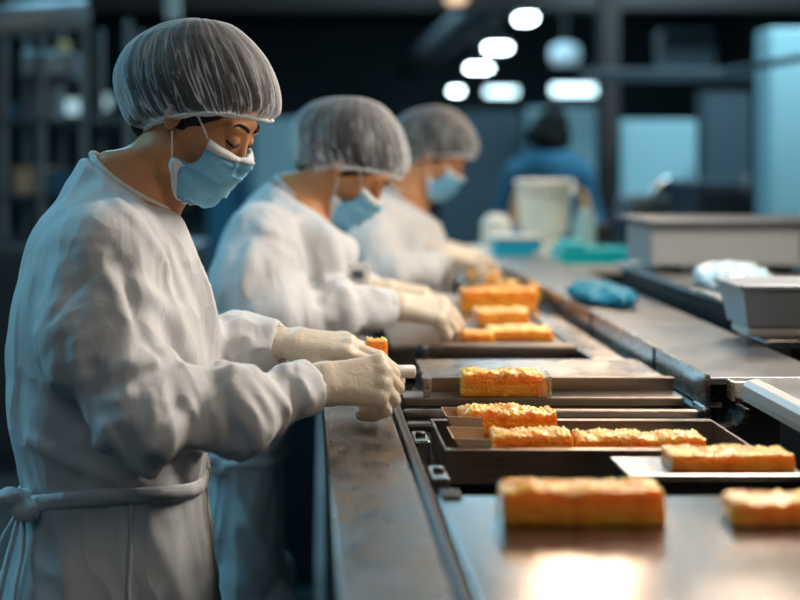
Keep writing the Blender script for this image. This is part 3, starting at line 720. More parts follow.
spec2 = dict(label='person in white gown and hair net, second of the three, reaching over an amber comb',
    d=2.5, root=(250, 600), head=(347, 171, 2.5), head_rot=(-10, 36, 0), head_scale=1.0, fine=False, seed=5.1,
    head_res=.004, gown_res=.009, hand_res=.0034,
    rings=[(172, 270, 338, .062), (185, 262, 338, .072), (200, 246, 338, .115), (212, 236, 342, .155), (228, 226, 350, .18), (250, 217, 357, .19), (280, 212, 352, .19),
           (302, 213, 318, .185), (330, 214, 303, .18), (370, 214, 300, .165), (420, 214, 294, .155), (455, 214, 284, .150), (500, 210, 284, .16), (600, 204, 286, .18), (680, 200, 290, .19)],
    collar=((274, 180), (330, 222)), collar_w=.072, neck=((300, 222, 2.5), .060), legs=None,
    armR=[(262, 240, 2.33), (252, 282, 2.27), (268, 322, 2.22), (335, 312, 2.30), (392, 307, 2.36)],
    armL=[(285, 235, 2.68), (300, 272, 2.72), (318, 286, 2.70), (352, 294, 2.62), (382, 296, 2.58)],
    sleeve_r=[.078, .080, .066, .054, .040],
    handR=dict(at=(397, 306, 2.365), X=(1, .06, -.12), Z=(.05, -.45, .9), pose=CUP, thumb=TH_OPEN, k=1.12),
    handL=dict(at=(386, 290, 2.57), X=(1, -.05, -.12), Z=(0, -.2, 1), pose=CURL, thumb=TH_OPEN, k=1.0),
    waist=455, apron=dict(top=(452, 446), bot=(460, 454)),
    creases=[([(302, 228), (318, 300)], .014, -.018), ([(328, 235), (345, 290)], .016, .014), ([(252, 250), (240, 300)], .014, .012), ([(258, 225), (300, 250), (306, 300)], .012, .012)])
r2, h2, t2 = make_person(spec2)
spec3 = dict(label='person in white gown and hair net, third of the three, half hidden behind the second',
    d=3.4, root=(385, 600), head=(435, 159, 3.4), head_rot=(-16, 27, 0), head_scale=.97, fine=False, seed=9.4,
    head_res=.005, gown_res=.012, hand_res=.0045,
    rings=[(175, 378, 428, .062), (186, 372, 428, .072), (197, 360, 430, .115), (206, 352, 434, .155), (216, 346, 440, .18), (235, 340, 448, .19), (262, 338, 455, .19),
           (290, 338, 450, .18), (330, 340, 436, .165), (380, 342, 420, .16), (450, 338, 424, .18), (520, 334, 428, .19)],
    collar=((380, 182), (424, 210)), collar_w=.072, neck=((402, 210, 3.4), .060), legs=None,
    armR=[(378, 222, 3.22), (370, 250, 3.15), (385, 274, 3.10), (420, 274, 3.16), (444, 258, 3.22)],
    armL=[(390, 220, 3.58), (400, 250, 3.62), (415, 275, 3.60), (440, 265, 3.54), (446, 250, 3.50)],
    sleeve_r=[.078, .080, .066, .054, .042],
    handR=dict(at=(446, 255, 3.225), X=(1, .05, -.15), Z=(.05, -.4, .9), pose=CUP, thumb=TH_OPEN),
    handL=dict(at=(448, 249, 3.50), X=(1, -.05, -.2), Z=(0, -.2, 1), pose=CURL, thumb=TH_OPEN),
    waist=None, creases=[])
r3, h3, t3 = make_person(spec3)
def march(fn, px, py):
    cam = V(0, 0, H); dv = P(px, py, 1.)-cam; ts = np.linspace(1., 4., 6000); q = cam+ts[:, None]*dv; i = np.argmax(fn(q) < 0); return q[i]
# name badge on the second worker's chest
q = march(t2, 350, 272); bd = V(.012, -.02, 0)
bdg = MB().box(q+bd+V(-.03, -.004, -.022), q+bd+V(.03, .004, .022), .002).build('badge', M['label'], r2)
MB().box(q+bd+V(-.008, -.007, -.012), q+bd+V(.016, -.004, .006), .001).build('badge_photo', M['paneldim'], bdg)

# the worker in blue far down the hall
d = 6.2; root = thing('person', 'person with dark hair in blue workwear, back turned, far down the hall', 'person', (P(548, 0, d)[0], d, 0))
cx = P(548, 0, d)[0]; Z = lambda y: P(0, y, d)[2]
def bl_(Q):
    A = Q.copy(); A[:, 0] = np.abs(A[:, 0]-cx)
    f = rcone(A, (0, d, Z(168)), (0, d, .95), .15, .14); f = smin(f, rcone(A, (0, d, Z(160)), (.15, d, Z(172)), .07, .075), .05)
    f = smin(f, rcone(A, (.19, d, Z(176)), (.25, d+.03, 1.08), .062, .055), .03); f = smin(f, rcone(A, (.25, d+.03, 1.08), (.2, d-.17, .98), .052, .04), .03)
    return f-.008*ridge(Q*9)
w, fcs = sdf_mesh(bl_, axis_pts(cx-.42, cx+.42, .014), axis_pts(d-.3, d+.25, .014), axis_pts(.75, Z(140), .014)); mobj('jacket', w, fcs, M['blue'], root)
def bb_(Q):
    f = ell(Q, (cx-.01, d-.01, Z(142)), (.085, .095, .115)); f = smin(f, rcone(Q, (cx, d, Z(150)), (cx, d, Z(172)), .05, .055), .03)
    f = smin(f, rcone(Q, (cx, d, Z(172)), (cx, d, 1.0), .11, .11), .05)
    for s in (-1, 1):
        f = smin(f, rcone(Q, (cx+s*.09, d, .92), (cx+s*.1, d, .06), .08, .045), .04); f = smin(f, rcone(Q, (cx+s*.1, d+.02, .04), (cx+s*.1, d-.12, .04), .04, .035), .03)
        f = smin(f, ell(Q, (cx+s*.19, d-.22, .97), (.035, .06, .025)), .02); f = smin(f, rcone(Q, (cx+s*.15, d, Z(172)), (cx+s*.22, d-.1, 1.02), .03, .03), .02)
    return f
w, fcs = sdf_mesh(bb_, axis_pts(cx-.36, cx+.36, .014), axis_pts(d-.34, d+.25, .014), axis_pts(-.02, Z(108), .014)); mobj('body', w, fcs, M['skin'], root)
w, fcs = sdf_mesh(lambda Q: smin(ell(Q, (cx, d-.015, Z(136)), (.115, .12, .13)), ell(Q, (cx+.02, d-.06, Z(118)), (.07, .06, .05)), .04)-.01*ridge(Q*18), axis_pts(cx-.18, cx+.18, .012), axis_pts(d-.2, d+.18, .012), axis_pts(Z(172), Z(95), .012)); mobj('hair', w, fcs, M['hair'], root)
w, fcs = sdf_mesh(lambda Q: np.minimum(rcone(Q, (cx-.09, d, .95), (cx-.1, d, .14), .105, .085), rcone(Q, (cx+.09, d, .95), (cx+.1, d, .14), .105, .085))-.006*ridge(Q*9), axis_pts(cx-.3, cx+.3, .016), axis_pts(d-.2, d+.2, .016), axis_pts(.02, 1.1, .016)); mobj('trousers', w, fcs, M['machinedark'], root)

# ------------------------------------------------------------------ the packing line
T = 1.05
line = thing('packing_line', 'long steel packing line with worn edge strip that all the trays sit in', 'packing line', (.4, 2.4, 0))
MB().box((.06, .82, .14), (.86, 3.08, .93), .006).box((.50, 3.085, .14), (.86, 4.0, .93), .006).build('cabinet', M['steeldark'], line)
box('edge_strip', (.033, .80, .985), (.136, 3.08, T), M['steelworn'], line, .002)
box('black_gasket', (.137, .80, .99), (.1565, 3.08, T-.004), M['black'], line, .003)
MB().box((.140, .80, T-.006), (.1455, 3.0, T+.004), .001).build('guide_rail', M['blackgloss'], line)
MB().box((.154, .80, .935), (.645, 3.08, .985), .003).box((.48, 3.085, .935), (.645, 4.0, .985), .003).build('bed', M['steeldark'], line)
for (y, h, r) in ((1.705, T-.012, .010), (1.765, T-.006, .008), (1.80, T-.016, .009), (2.12, T-.012, .010)):
    MB().box((.160, y-r, h-.014), (.628, y+r, h), .004).build('cross_bar', M['steeltray'], line)
box('slat', (.20, 1.725, T-.028), (.628, 1.748, T-.018), M['steel'], line, .002)
for (x, y) in ((.10, .9), (.80, .9), (.10, 3.0), (.80, 3.9)):
    MB().lathe((x, y, 0), [(.045, 0), (.045, .012), (.022, .02), (.022, .15)]).build('foot', M['steel'], line, True)
# far deck and near deck on the right
fd = thing('side_deck', 'far steel side deck with open channel end beside the trays', 'side deck', (.8, 2.9, T-.06))
MB().box((.655, 1.79, T+.028), (.865, 3.93, T+.04), .003).build('deck_plate', M['steelrail'], fd)
MB().prism([(.648, T-.008), (.648, T+.044), (.656, T+.044), (.656, T+.0), (.675, T+.0), (.675, T-.008)], 'y', 1.79, 3.93).build('channel_lip', M['steel'], fd)
MB().box((.69, 1.86, .9305), (.855, 3.9, T+.026), .004).build('deck_base', M['black'], fd)
MB().box((.630, 1.80, T-.022), (.646, 3.93, T-.010), .002).build('lower_ledge', M['blackgloss'], fd)
br = MB(); pr = [(.665+.035*math.cos(a), T+.0+.038*math.sin(a)) for a in np.linspace(PI, 2*PI, 13)]
pr = pr+[(q[0]*.8+.665*.2, q[1]*.8+T*.2) for q in pr[::-1]]
br.prism(pr, 'y', 1.74, 1.80); br.build('end_bracket', M['steel'], fd)
for y in (2.05, 2.5, 3.0): box('lip_joint', (.6455, y-.003, T-.01), (.6485, y+.003, T+.044), M['blackgloss'], fd, .001)
nd = thing('side_deck', 'near steel side deck with rounded white front edge at right', 'side deck', (.8, 1.3, T-.06))
MB().box((.70, .78, T+.04), (.865, 1.725, T+.052), .003).build('deck_plate', M['steelrail'], nd)
MB().prism([(.702, T+.052), (.688, T+.050), (.681, T+.042), (.680, T+.028), (.682, T+.018), (.690, T+.014), (.702, T+.014)], 'y', .78, 1.72).build('white_edge', M['edgewhite'], nd)
MB().box((.72, .82, .9305), (.855, 1.68, T+.038), .004).build('deck_base', M['black'], nd)
box('hinge_block', (.672, 1.735, T+.012), (.70, 1.765, T+.044), M['steel'], nd, .003)
box('seam', (.70, 1.30, T+.0515), (.865, 1.304, T+.0535), M['steeldark'], nd, .0005)

def pan(name, label, x0, x1, y0, y1, zb, zf, zr, mat, t=.004, ends=True, lip=.012, group=None):
    o = thing(name, label, 'tray', ((x0+x1)/2, (y0+y1)/2, zb), group)
    box('tray_floor', (x0, y0, zb), (x1, y1, zb+t), mat, o, .001)
    MB().box((x0, y0, zb), (x1, y0+t, zf), .001).box((x0, y0-lip, zf-.003), (x1, y0+t, zf), .001).build('front_wall', mat, o)
    MB().box((x0, y1-t, zb), (x1, y1, zr), .001).box((x0, y1-t, zr-.003), (x1, y1+lip, zr), .001).build('rear_wall', mat, o)
    if ends:
        for x in (x0, x1-t): box('end_wall', (x, y0+t, zb), (x+t, y1-t, min(zf, zr)), mat, o, .001)
    return o
# foreground cover plate
pl = thing('cover_plate', 'smooth steel cover plate nearest the camera, with a warm glare on it', 'plate', (.4, 1.06, T-.02))
MB().box((.158, .80, T-.008), (.627, 1.30, T), .0012).build('plate', M['steelplate'], pl)
MB().box((.165, .81, T-.060), (.62, 1.285, T-.010), .003).build('plate_frame', M['steeldark'], pl)
box('corner_pad', (.160, 1.285, T-.012), (.185, 1.318, T+.004), M['black'], pl, .004)
pan('tray', 'dark fronted tray holding the two combs on brown paper', .194, .622, 1.505, 1.685, 1.0, T+.002, T-.004, M['steeltray'])
sl_ = thing('tray', 'low tray with pale rim at right, one long comb in it', 'tray', (.52, 1.42, 1.0))
MB().box((.405, 1.385, T-.008), (.628, 1.47, T), .002).build('rim', M['steel'], sl_); MB().box((.41, 1.392, 1.0), (.625, 1.465, T-.009), .002).build('body', M['blackgloss'], sl_)
ct = thing('tray', 'brown walled tray with bright ledge under the tall comb', 'tray', (.42, 1.9, 1.0))
MB().box((.165, 1.825, T-.016), (.627, 1.878, T), .003).build('ledge', M['steeltray'], ct)
MB().box((.212, 1.878, T-.03), (.627, 1.884, T+.022), .001).box((.212, 1.874, T+.019), (.627, 1.886, T+.023), .001).build('front_wall', M['steeltray'], ct)
MB().box((.212, 1.886, T+.010), (.627, 2.09, T+.014), .001).box((.212, 1.886, 1.0), (.216, 2.09, T+.010), .001).box((.623, 1.886, 1.0), (.627, 2.09, T+.010), .001).build('tray_top', M['steel'], ct)
MB().box((.20, 1.862, T-.0), (.212, 1.884, T+.026), .002).build('end_clip', M['steel'], ct)
dt = thing('tray', 'thick edged brown steel tray that the gloved hand of the second worker hovers over', 'tray', (.37, 2.5, 1.0))
MB().box((.175, 2.24, T-.006), (.555, 2.275, T+.014), .005).build('front_edge', M['steeltray'], dt)
MB().box((.18, 2.275, 1.0), (.55, 2.72, T+.004), .004).build('tray_top', M['steeltray'], dt)
gt = thing('sheet_tray', 'flat glossy steel sheet at right behind the tall comb', 'tray', (.6, 2.5, 1.0))
MB().box((.562, 2.16, T-.004), (.626, 2.75, T+.002), .002).build('sheet', M['steel'], gt); MB().box((.566, 2.17, .99), (.622, 2.74, T-.0045), .002).build('sheet_frame', M['steeldark'], gt)
et = thing('tray', 'pale rimmed tray holding the long comb further down the line', 'tray', (.45, 2.92, 1.0))
MB().box((.17, 2.76, T-.01), (.60, 3.0, T+.002), .003).build('tray_top', M['steeltray'], et); MB().box((.17, 2.975, T+.002), (.60, 3.0, T+.020), .003).build('rear_wall', M['white'], et)
MB().box((.18, 2.77, .99), (.59, 2.99, T-.0105), .003).build('tray_base', M['steeldark'], et)
ft = thing('tray', 'dark tray farthest along, by the hands of the third worker', 'tray', (.4, 3.3, 1.0))
MB().box((.485, 3.10, .99), (.62, 3.6, T-.002), .004).build('tray_base', M['blackgloss'], ft); MB().box((.487, 3.12, T-.0015), (.618, 3.58, T+.006), .003).build('tray_top', M['steel'], ft)
fc_ = thing('crosswise_counter', 'pale counter across the far end of the line', 'counter', (.75, 4.45, 0))
MB().box((.05, 3.98, T-.03), (1.25, 4.85, T+.0), .006).build('counter_top', M['whitewarm'], fc_); MB().box((.09, 4.03, .0), (1.2, 4.8, T-.032), .006).build('counter_base', M['steeldark'], fc_)

d_ = MB().box((-.60, .60, .0), (.04, 3.6, .003), .001).build('shade_mat', M['black']); tag(d_, 'black mat added to darken the floor beside the line as shade would', 'mat')  # invented mat, its black stands for the workers' shade on the floor
# small fittings on the channel
for i, (x, y, lab) in enumerate(((.168, 1.60, 'small steel clip on the channel left of the brown paper trays'), (.172, 1.42, 'small steel clip on the channel by the corner of the cover plate'))):
    c = thing('clip', lab, 'clip', (x, y, .985))
    MB().box((x-.010, y-.03, .985), (x+.012, y+.03, T-.006), .003).build('clip_body', M['steel'], c)
    MB().tube([(x-.006, y, T-.004), (x+.008, y, T-.004)], .004, 8).build('clip_pin', M['blackgloss'], c, True)
c = thing('adjusting_knob', 'black peg with round head left of the tall comb', 'knob', (.232, 2.17, .9855))
MB().lathe((.232, 2.17, .9855), [(.008, 0), (.008, .05), (.013, .056), (.014, .085), (.010, .092)]).build('peg', M['black'], c, True)
MB().lathe((.232, 2.17, .9855), [(.020, 0), (.020, .006)]).build('collar', M['steel'], c, True)
c = thing('bracket', 'bright steel bracket on the ledge beside the gloved fist', 'bracket', (.205, 1.835, T))
MB().box((.198, 1.828, T+.0005), (.212, 1.836, T+.030), .0015).box((.198, 1.828, T+.0005), (.212, 1.858, T+.003), .001).build('bracket_plate', M['steel'], c)
MB().tube([(.205, 1.826, T+.016), (.205, 1.829, T+.016)], .003, 8).build('screw', M['steeldark'], c, True)

# ------------------------------------------------------------------ honeycomb pieces
def comb(label, x0, x1, y0, y1, z0, h, seed, wax=.8, rough=1., rot_=0., mat='honey', group=None, res=None):
    nx, ny, nz = max(10, int((x1-x0)/.0035)), max(8, int((y1-y0)/.0035)), max(6, int(h/.004))
    bm = bmesh.new(); bmesh.ops.create_cube(bm, size=1)
    me = bpy.data.meshes.new('honeycomb_piece'); bm.free()
    # surface grid of a rounded block, every face subdivided
    def patch(o, a, b, n, m):
        v = [o+a*(i/n)+b*(j/m) for j in range(m+1) for i in range(n+1)]; f = [[j*(n+1)+i, j*(n+1)+i+1, (j+1)*(n+1)+i+1, (j+1)*(n+1)+i] for j in range(m) for i in range(n)]; return v, f
    mb = MB(); X, Y, Z_ = V(1, 0, 0), V(0, 1, 0), V(0, 0, 1); o = V(0, 0, 0)
    for (a, b, n, m, q) in ((X, Z_, nx, nz, o), (Z_, X, nz, nx, Y), (Z_, Y, nz, ny, o), (Y, Z_, ny, nz, X), (Y, X, ny, nx, o), (X, Y, nx, ny, Z_)): mb.add(*patch(q, a, b, n, m))
    v = np.array(mb.v); dx, dy = x1-x0, y1-y0
    c = (v-.5)*2; p = np.stack([x0+v[:, 0]*dx, y0+v[:, 1]*dy, v[:, 2]*h], 1)
    # round the corners
    r = .006; inner = np.clip(p, [x0+r, y0+r, 0], [x1-r, y1-r, h-r]); dv = p-inner; l = np.linalg.norm(dv, axis=1)[:, None]; p = np.where(l > 1e-9, inner+dv/np.maximum(l, 1e-9)*r, p)
    up = np.clip((v[:, 2]-.55)/.45, 0, 1)
    q = p*1.0+seed
    # hexagonal cells pressed into the top, torn lumps along it
    kx, ky = .0062, .0054; a = q[:, 0]/kx; b = q[:, 1]/ky; cell = np.cos(2*PI*a)+np.cos(2*PI*(a*.5+b*.866))+np.cos(2*PI*(a*.5-b*.866))
    lump = vn(q*95)-.5; big = vn(q*38)-.5
    p[:, 2] += np.where(v[:, 2] > .99, 1, up)*(rough*(.007*lump+.006*big)+.0010*cell)*min(1, h/.03)
    out = np.stack([(p[:, 0]-(x0+x1)/2)/dx, (p[:, 1]-(y0+y1)/2)/dy], 1); n2 = vn(q*np.array([70, 70, 160]))-.5; n3 = vn(q*30)-.5
    p[:, :2] += np.sign(out)*(np.abs(out) > .44)*(.0025*n2+.005*rough*n3)[:, None]
    lay = .0012*np.sin(v[:, 2]*h/.0085*2*PI); p[:, 1] += np.where(np.abs(out[:, 1]) > .44, np.sign(out[:, 1])*lay, 0)
    ca, sa = math.cos(rot_), math.sin(rot_); mx, my = (x0+x1)/2, (y0+y1)/2
    p = np.stack([mx+(p[:, 0]-mx)*ca-(p[:, 1]-my)*sa, my+(p[:, 0]-mx)*sa+(p[:, 1]-my)*ca, p[:, 2]+z0], 1)
    o = mobj('honeycomb_piece', p, mb.f, M[mat], None, True, (mx, my, z0)); 
    at = o.data.attributes.new('wax', 'FLOAT', 'POINT'); wv = wax*np.clip(up**3*1.1+.10*(vn(q*60)), 0, 1); at.data.foreach_set('value', wv.astype(np.float32))
    bm = bmesh.new(); bm.from_mesh(o.data); bmesh.ops.remove_doubles(bm, verts=bm.verts[:], dist=.0006); bmesh.ops.recalc_face_normals(bm, faces=bm.faces[:]); bm.to_mesh(o.data); bm.free()
    for pl_ in o.data.polygons: pl_.use_smooth = True
    tag(o, label, 'honeycomb', group or 'honeycomb pieces along the line'); return o
comb('amber honeycomb block in soft focus on the cover plate, left of two', .216, .392, 1.195, 1.245, T+.0005, .036, 1.7, .35)
comb('amber honeycomb block in soft focus on the cover plate, cut by right edge of photo', .462, .60, 1.19, 1.235, T+.0005, .026, 4.2, .35)
comb('honeycomb strip cut by right edge of photo, in the pale rimmed tray', .466, .622, 1.40, 1.452, T+.0005, .020, 7.9, .75)
comb('honeycomb strip on the front brown paper tray', .262, .372, 1.525, 1.575, T-.012, .026, 11.3, .75)
comb('honeycomb strip right of the brown paper trays', .380, .556, 1.53, 1.575, T-.014, .024, 15.1, .9, 1.2)
comb('honeycomb strip on the rear brown paper tray, piled with wax crumbs', .232, .372, 1.625, 1.675, T-.014, .037, 18.8, 1.0, 1.4)
cb_ = comb('tall pale topped honeycomb block on the bright ledge', .262, .400, 1.826, 1.868, T+.0008, .039, 23.5, 1.1, 1.0)
comb('amber honeycomb under the reaching glove of the second worker', .335, .40, 2.32, 2.37, T+.0145-.0095, .022, 27.7, .3)
comb('pale honeycomb slab lying right of the glove of the second worker', .395, .53, 2.35, 2.42, T+.005, .024, 31.1, 1.1)
comb('pale honeycomb slab behind that glove, in blurred second row', .40, .52, 2.55, 2.62, T+.005, .034, 35.6, 1.1)
comb('long amber honeycomb bar in front of pale tray rim', .40, .592, 2.80, 2.86, T+.0025, .055, 39.2, .1)
comb('amber honeycomb end piece leaning near the dark deck edge', .603, .625, 2.93, 2.99, T-.02+.03, .045, 43.9, .1)
comb('blurred honeycomb piece by the near hand of the third worker', .545, .612, 3.14, 3.20, T+.0065, .03, 47.4, .7)
comb('blurred honeycomb piece farthest down the line', .505, .60, 3.36, 3.44, T+.0065, .03, 51.0, .7)
hp = comb('small honeycomb piece held in the gloved fingers of the nearest worker', 0, .036, 0, .036, 0, .034, 55.3, .8)
hp.location = P(376, 356, 1.80)-V(.0, .0, .006)-V(.018, .018, 0)+V(.018, .018, 0); hp['group'] = 'honeycomb pieces along the line'
# clear wrap round the tall block
wr = thing('clear_wrapper', 'thin clear wrapper standing round the tall comb', 'wrapper', (.33, 1.85, T))
M['clear'] = simple('clear film', (.95, .88, .72), .12, trans=.9); M['clear'].node_tree.nodes['Principled BSDF'].inputs['IOR'].default_value = 1.1
MB().box((.406, 1.820, T+.001), (.4072, 1.871, T+.036), .0004).box((.386, 1.8185, T+.001), (.4072, 1.8197, T+.030), .0004).build('side_film', M['clear'], wr)
MB().prism([(.385, T+.030), (.4072, T+.030), (.4072, T+.037)], 'y', 1.8185, 1.8197).build('folded_corner', M['waxpaper'], wr)
# brown paper trays
def ptray(label, x0, x1, y0, y1, z, h):
    o = thing('paper_tray', label, 'paper tray', ((x0+x1)/2, (y0+y1)/2, z), 'brown paper trays')
    MB().box((x0+.01, y0, z), (x1, y1, z+.0012), 0).build('paper_base', M['paper'], o)
    MB().prism([(x0-.006, z+h), (x0+.010, z), (x0+.046, z), (x0+.046, z+h-.002)], 'y', y0-.0012, y0).build('front_flap', M['paper'], o)
    MB().prism([(x0-.006, z+h), (x0+.010, z), (x0+.046, z), (x0+.046, z+h-.002)], 'y', y1, y1+.0012).build('rear_flap', M['paper'], o)
    MB().prism([(x0-.0075, z+h), (x0+.0085, z), (x0+.010, z), (x0-.006, z+h)], 'y', y0, y1).build('end_flap', M['paper'], o)
ptray('front brown paper tray, open at left end', .212, .374, 1.518, 1.58, T-.014, .026)
ptray('rear brown paper tray under the wax crumbs', .216, .374, 1.619, 1.678, T-.016, .034)

# scraper in the near fist
sc = thing('scraper', 'white handled scraper sticking out of the near gloved fist', 'scraper', P(405, 371, 1.70))
a, b = P(372, 372, 1.685), P(415, 371.5, 1.70)
MB().tube([a, a*.5+b*.5, b-(b-a)*.05, b-(b-a)*.015, b], [.0100, .0102, .0102, .0088, .0055], 16).build('handle', M['white'], sc, True)
bl = P(372, 372, 1.685)
MB().prism([(bl[0]-.002, bl[2]-.012), (bl[0]+.004, bl[2]-.012), (bl[0]+.0, bl[2]-.05), (bl[0]-.026, bl[2]-.05)], 'y', bl[1]+.012, bl[1]+.0135).build('blade', M['steel'], sc)
MB().tube([bl, bl+V(0, .0125, -.016)], .004, 8).build('ferrule', M['steel'], sc, True)
# little post with amber glint at the counter edge under the near sleeve
c = thing('edge_post', 'thin steel post at the counter edge below the near cuff', 'post', (.043, 1.98, T))
MB().tube([(.043, 1.98, T), (.043, 1.98, T+.05)], .004, 10).build('post', M['steel'], c, True); MB().lathe((.043, 1.98, T), [(.009, 0), (.009, .004)]).build('post_base', M['steeldark'], c, True)
c = thing('control_box', 'small black box on the counter behind the near fist', 'box', (.09, 2.1, T))
MB().box((.055, 2.04, T+.0005), (.125, 2.14, T+.05), .005).build('housing', M['blackgloss'], c); MB().box((.065, 2.036, T+.012), (.115, 2.041, T+.04), .002).build('lid', M['steeldark'], c)
# ------------------------------------------------------------------ the hall
M['globe'] = simple('dim globe', (.5, .6, .65), .4, emit=(.5, .8, .95), estr=.35)
X0, X1, Y0, Y1, ZC = -8., 10., -2.5, 27., 4.6
def room(n, lo, hi, m): return struct(box(n, lo, hi, M[m], None, 0))
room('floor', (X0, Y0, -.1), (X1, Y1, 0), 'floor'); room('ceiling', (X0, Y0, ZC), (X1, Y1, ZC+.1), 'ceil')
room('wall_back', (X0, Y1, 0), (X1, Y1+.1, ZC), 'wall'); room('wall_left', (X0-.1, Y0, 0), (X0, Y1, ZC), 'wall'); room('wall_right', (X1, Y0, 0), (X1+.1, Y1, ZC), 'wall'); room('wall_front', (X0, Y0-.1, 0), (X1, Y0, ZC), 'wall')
def win(n, px0, px1, py0, py1, m='window'):
    a, b = P(px0, py1, Y1), P(px1, py0, Y1); w = struct(MB().box((a[0]-.12, Y1-.05, a[2]-.12), (b[0]+.12, Y1-.001, b[2]+.12), .01).build(n, M['machinedark']))
    box('pane', (a[0], Y1-.06, a[2]), (b[0], Y1-.051, b[2]), M[m], w, 0); return w
win('window_1', 486, 516, 89, 95); win('window_2', 552, 594, 86, 94); win('window_3', 62, 86, 101, 113, 'windowdim'); win('window_4', 100, 110, 96, 108, 'windowdim')
# ceiling lights in a row
for (px, py, w, lab) in ((528, 20, .16, 'hanging light highest in the receding row'), (499, 49, .28, 'hanging light second highest in the receding row'), (480, 69, .34, 'hanging light third in the receding row'), (457, 92, .22, 'hanging light lowest in the receding row')):
    z = 2.85; d = (z-H)*1111/(154-py); p = P(px, py, d)
    o = thing('ceiling_light', lab, 'light', (p[0], d, z), 'hanging lights over the far aisle')
    MB().box((p[0]-w/2, d, z), (p[0]+w/2, d+.22, z+.05), .01).build('diffuser', M['lamp'], o)
    MB().box((p[0]-w/2-.03, d-.02, z+.051), (p[0]+w/2+.03, d+.24, z+.10), .01).build('housing', M['machinedark'], o)
    for k in (.11,): MB().tube([(p[0], d+k, z+.10), (p[0], d+k, ZC)], .008, 6).build('rod', M['duct'], o)
for (px, py, d, lab) in ((513, 4, 9.5, 'small warm hanging lamp by the duct, right of two'), (456, -1, 8.6, 'small warm hanging lamp left of the duct')):
    p = P(px, py, d); o = thing('warm_lamp', lab, 'lamp', p, 'small warm lamps')
    MB().lathe(p, [(.07, -.03), (.09, 0), (.05, .05), (.02, .10)]).build('shade', M['lampwarm'], o, True); MB().tube([p+V(0, 0, .1), V(p[0], p[1], ZC)], .008, 6).build('cord', M['machinedark'], o)
d_ = MB().tube([(2.05, 6, 3.1), (2.05, 22, 3.1)], .20, 20).build('air_duct', M['duct'], None, True); tag(d_, 'round galvanised air duct running away under the ceiling', 'duct')
d_ = MB().box((-4, 9.0, 2.62), (9, 9.16, 2.86), .01).build('ceiling_beam', M['column']); tag(d_, 'dark steel beam crossing high over the hall', 'beam')
d_ = MB().box((1.88, 7.0, 0), (2.0, 7.14, ZC), .01).build('column', M['column']); tag(d_, 'dark brown steel column right of the lit windows', 'column')
# right-hand background
def cab(name, label, cat, px0, px1, py0, d, m, depth=.6, handle=True, zb=0.):
    a, b = P(px0, py0, d), P(px1, py0, d); o = thing(name, label, cat, ((a[0]+b[0])/2, d, zb))
    MB().box((a[0], d, zb), (b[0], d+depth, a[2]), .012).build('body', M[m], o)
    if handle:
        MB().box((a[0]+.015, d-.02, zb+.08), (b[0]-.015, d-.001, a[2]-.03), .006).build('door', M[m], o)
        MB().tube([(b[0]-.06, d-.035, 1.1), (b[0]-.06, d-.035, 1.35)], .010, 8).build('handle', M['steeldark'], o, True)
    return o
cab('cold_cabinet', 'pale blue cabinet standing right of the dark column', 'cabinet', 620, 697, 120, 8.0, 'panel')
cab('partition', 'pale blue partition under the right lit window', 'partition', 528, 603, 108, 12., 'panel', .12, False)
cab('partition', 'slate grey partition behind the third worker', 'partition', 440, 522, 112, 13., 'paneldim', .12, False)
cab('wall_panel', 'tall pale blue panel at right edge of photo', 'panel', 770, 860, 28, 6.0, 'panel', .2, False)
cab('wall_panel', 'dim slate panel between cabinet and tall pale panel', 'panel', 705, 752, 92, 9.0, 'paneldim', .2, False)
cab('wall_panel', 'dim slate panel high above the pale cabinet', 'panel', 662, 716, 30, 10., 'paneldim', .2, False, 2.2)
cab('dark_machine', 'black machine standing before the slate panel at right', 'machine', 698, 755, 182, 5.4, 'machinedark', .6)
d_ = MB().box((1.6, 6.4, 1.87), (3.6, 6.48, 1.94), .008).build('cross_beam', M['machinedark']); tag(d_, 'thin dark rail crossing before the pale cabinet at right', 'rail')
o = thing('pipe', 'dark pipe crossing the tall pale panel at right', 'pipe', P(790, 60, 5.0)); MB().tube([P(725, 72, 5.2), P(800, 58, 5.0), P(860, 52, 5.0)], .018, 8).build('pipe_run', M['machinedark'], o, True)
p = P(835, 54, 5.0); MB().tube([p, V(p[0], p[1], ZC)], .012, 6).build('hanger', M['duct'], o)
d = 5.0; o = thing('slicer', 'pale grey slicing machine with raised arm behind the steel hood', 'machine', (P(648, 0, d)[0], d, 0))
a, b = P(626, 215, d), P(672, 196, d); MB().box((a[0], d, 0), (b[0], d+.3, a[2]), .01).build('stand', M['machinedark'], o); MB().box((a[0]+.02, d+.02, a[2]), (b[0], d+.25, b[2]), .015).build('housing', M['machine'], o)
MB().tube([P(648, 204, d), P(656, 190, d), P(668, 178, d)], [.018, .022, .016], 8).build('arm', M['steel'], o, True)
# second work table with steel hood
TT = T+.09
o = thing('side_table', 'second steel table beyond the deck with dark side', 'table', (1.6, 3.2, 0))
MB().box((.90, 2.36, TT-.014), (2.6, 3.2, TT), .004).build('table_top', M['steel'], o); MB().box((.91, 2.38, .12), (2.58, 3.18, TT-.015), .006).build('side_panel', M['black'], o)
for (x, y) in ((1.0, 2.5), (2.5, 2.5), (1.0, 3.1), (2.5, 3.1)): MB().lathe((x, y, 0), [(.03, 0), (.03, .12)]).build('foot', M['steel'], o)
d = 2.92; a, b = P(650, 267, d), P(840, 224, d); zt = TT
o = thing('steel_hood', 'long grey steel housing on the second table', 'machine', ((a[0]+b[0])/2, d, zt))
MB().box((a[0], d, a[2]), (b[0], d+.22, b[2]), .012).build('housing', M['hood'], o); MB().box((a[0]-.02, d-.02, b[2]), (b[0], d+.24, b[2]+.012), .004).build('top_plate', M['duct'], o)
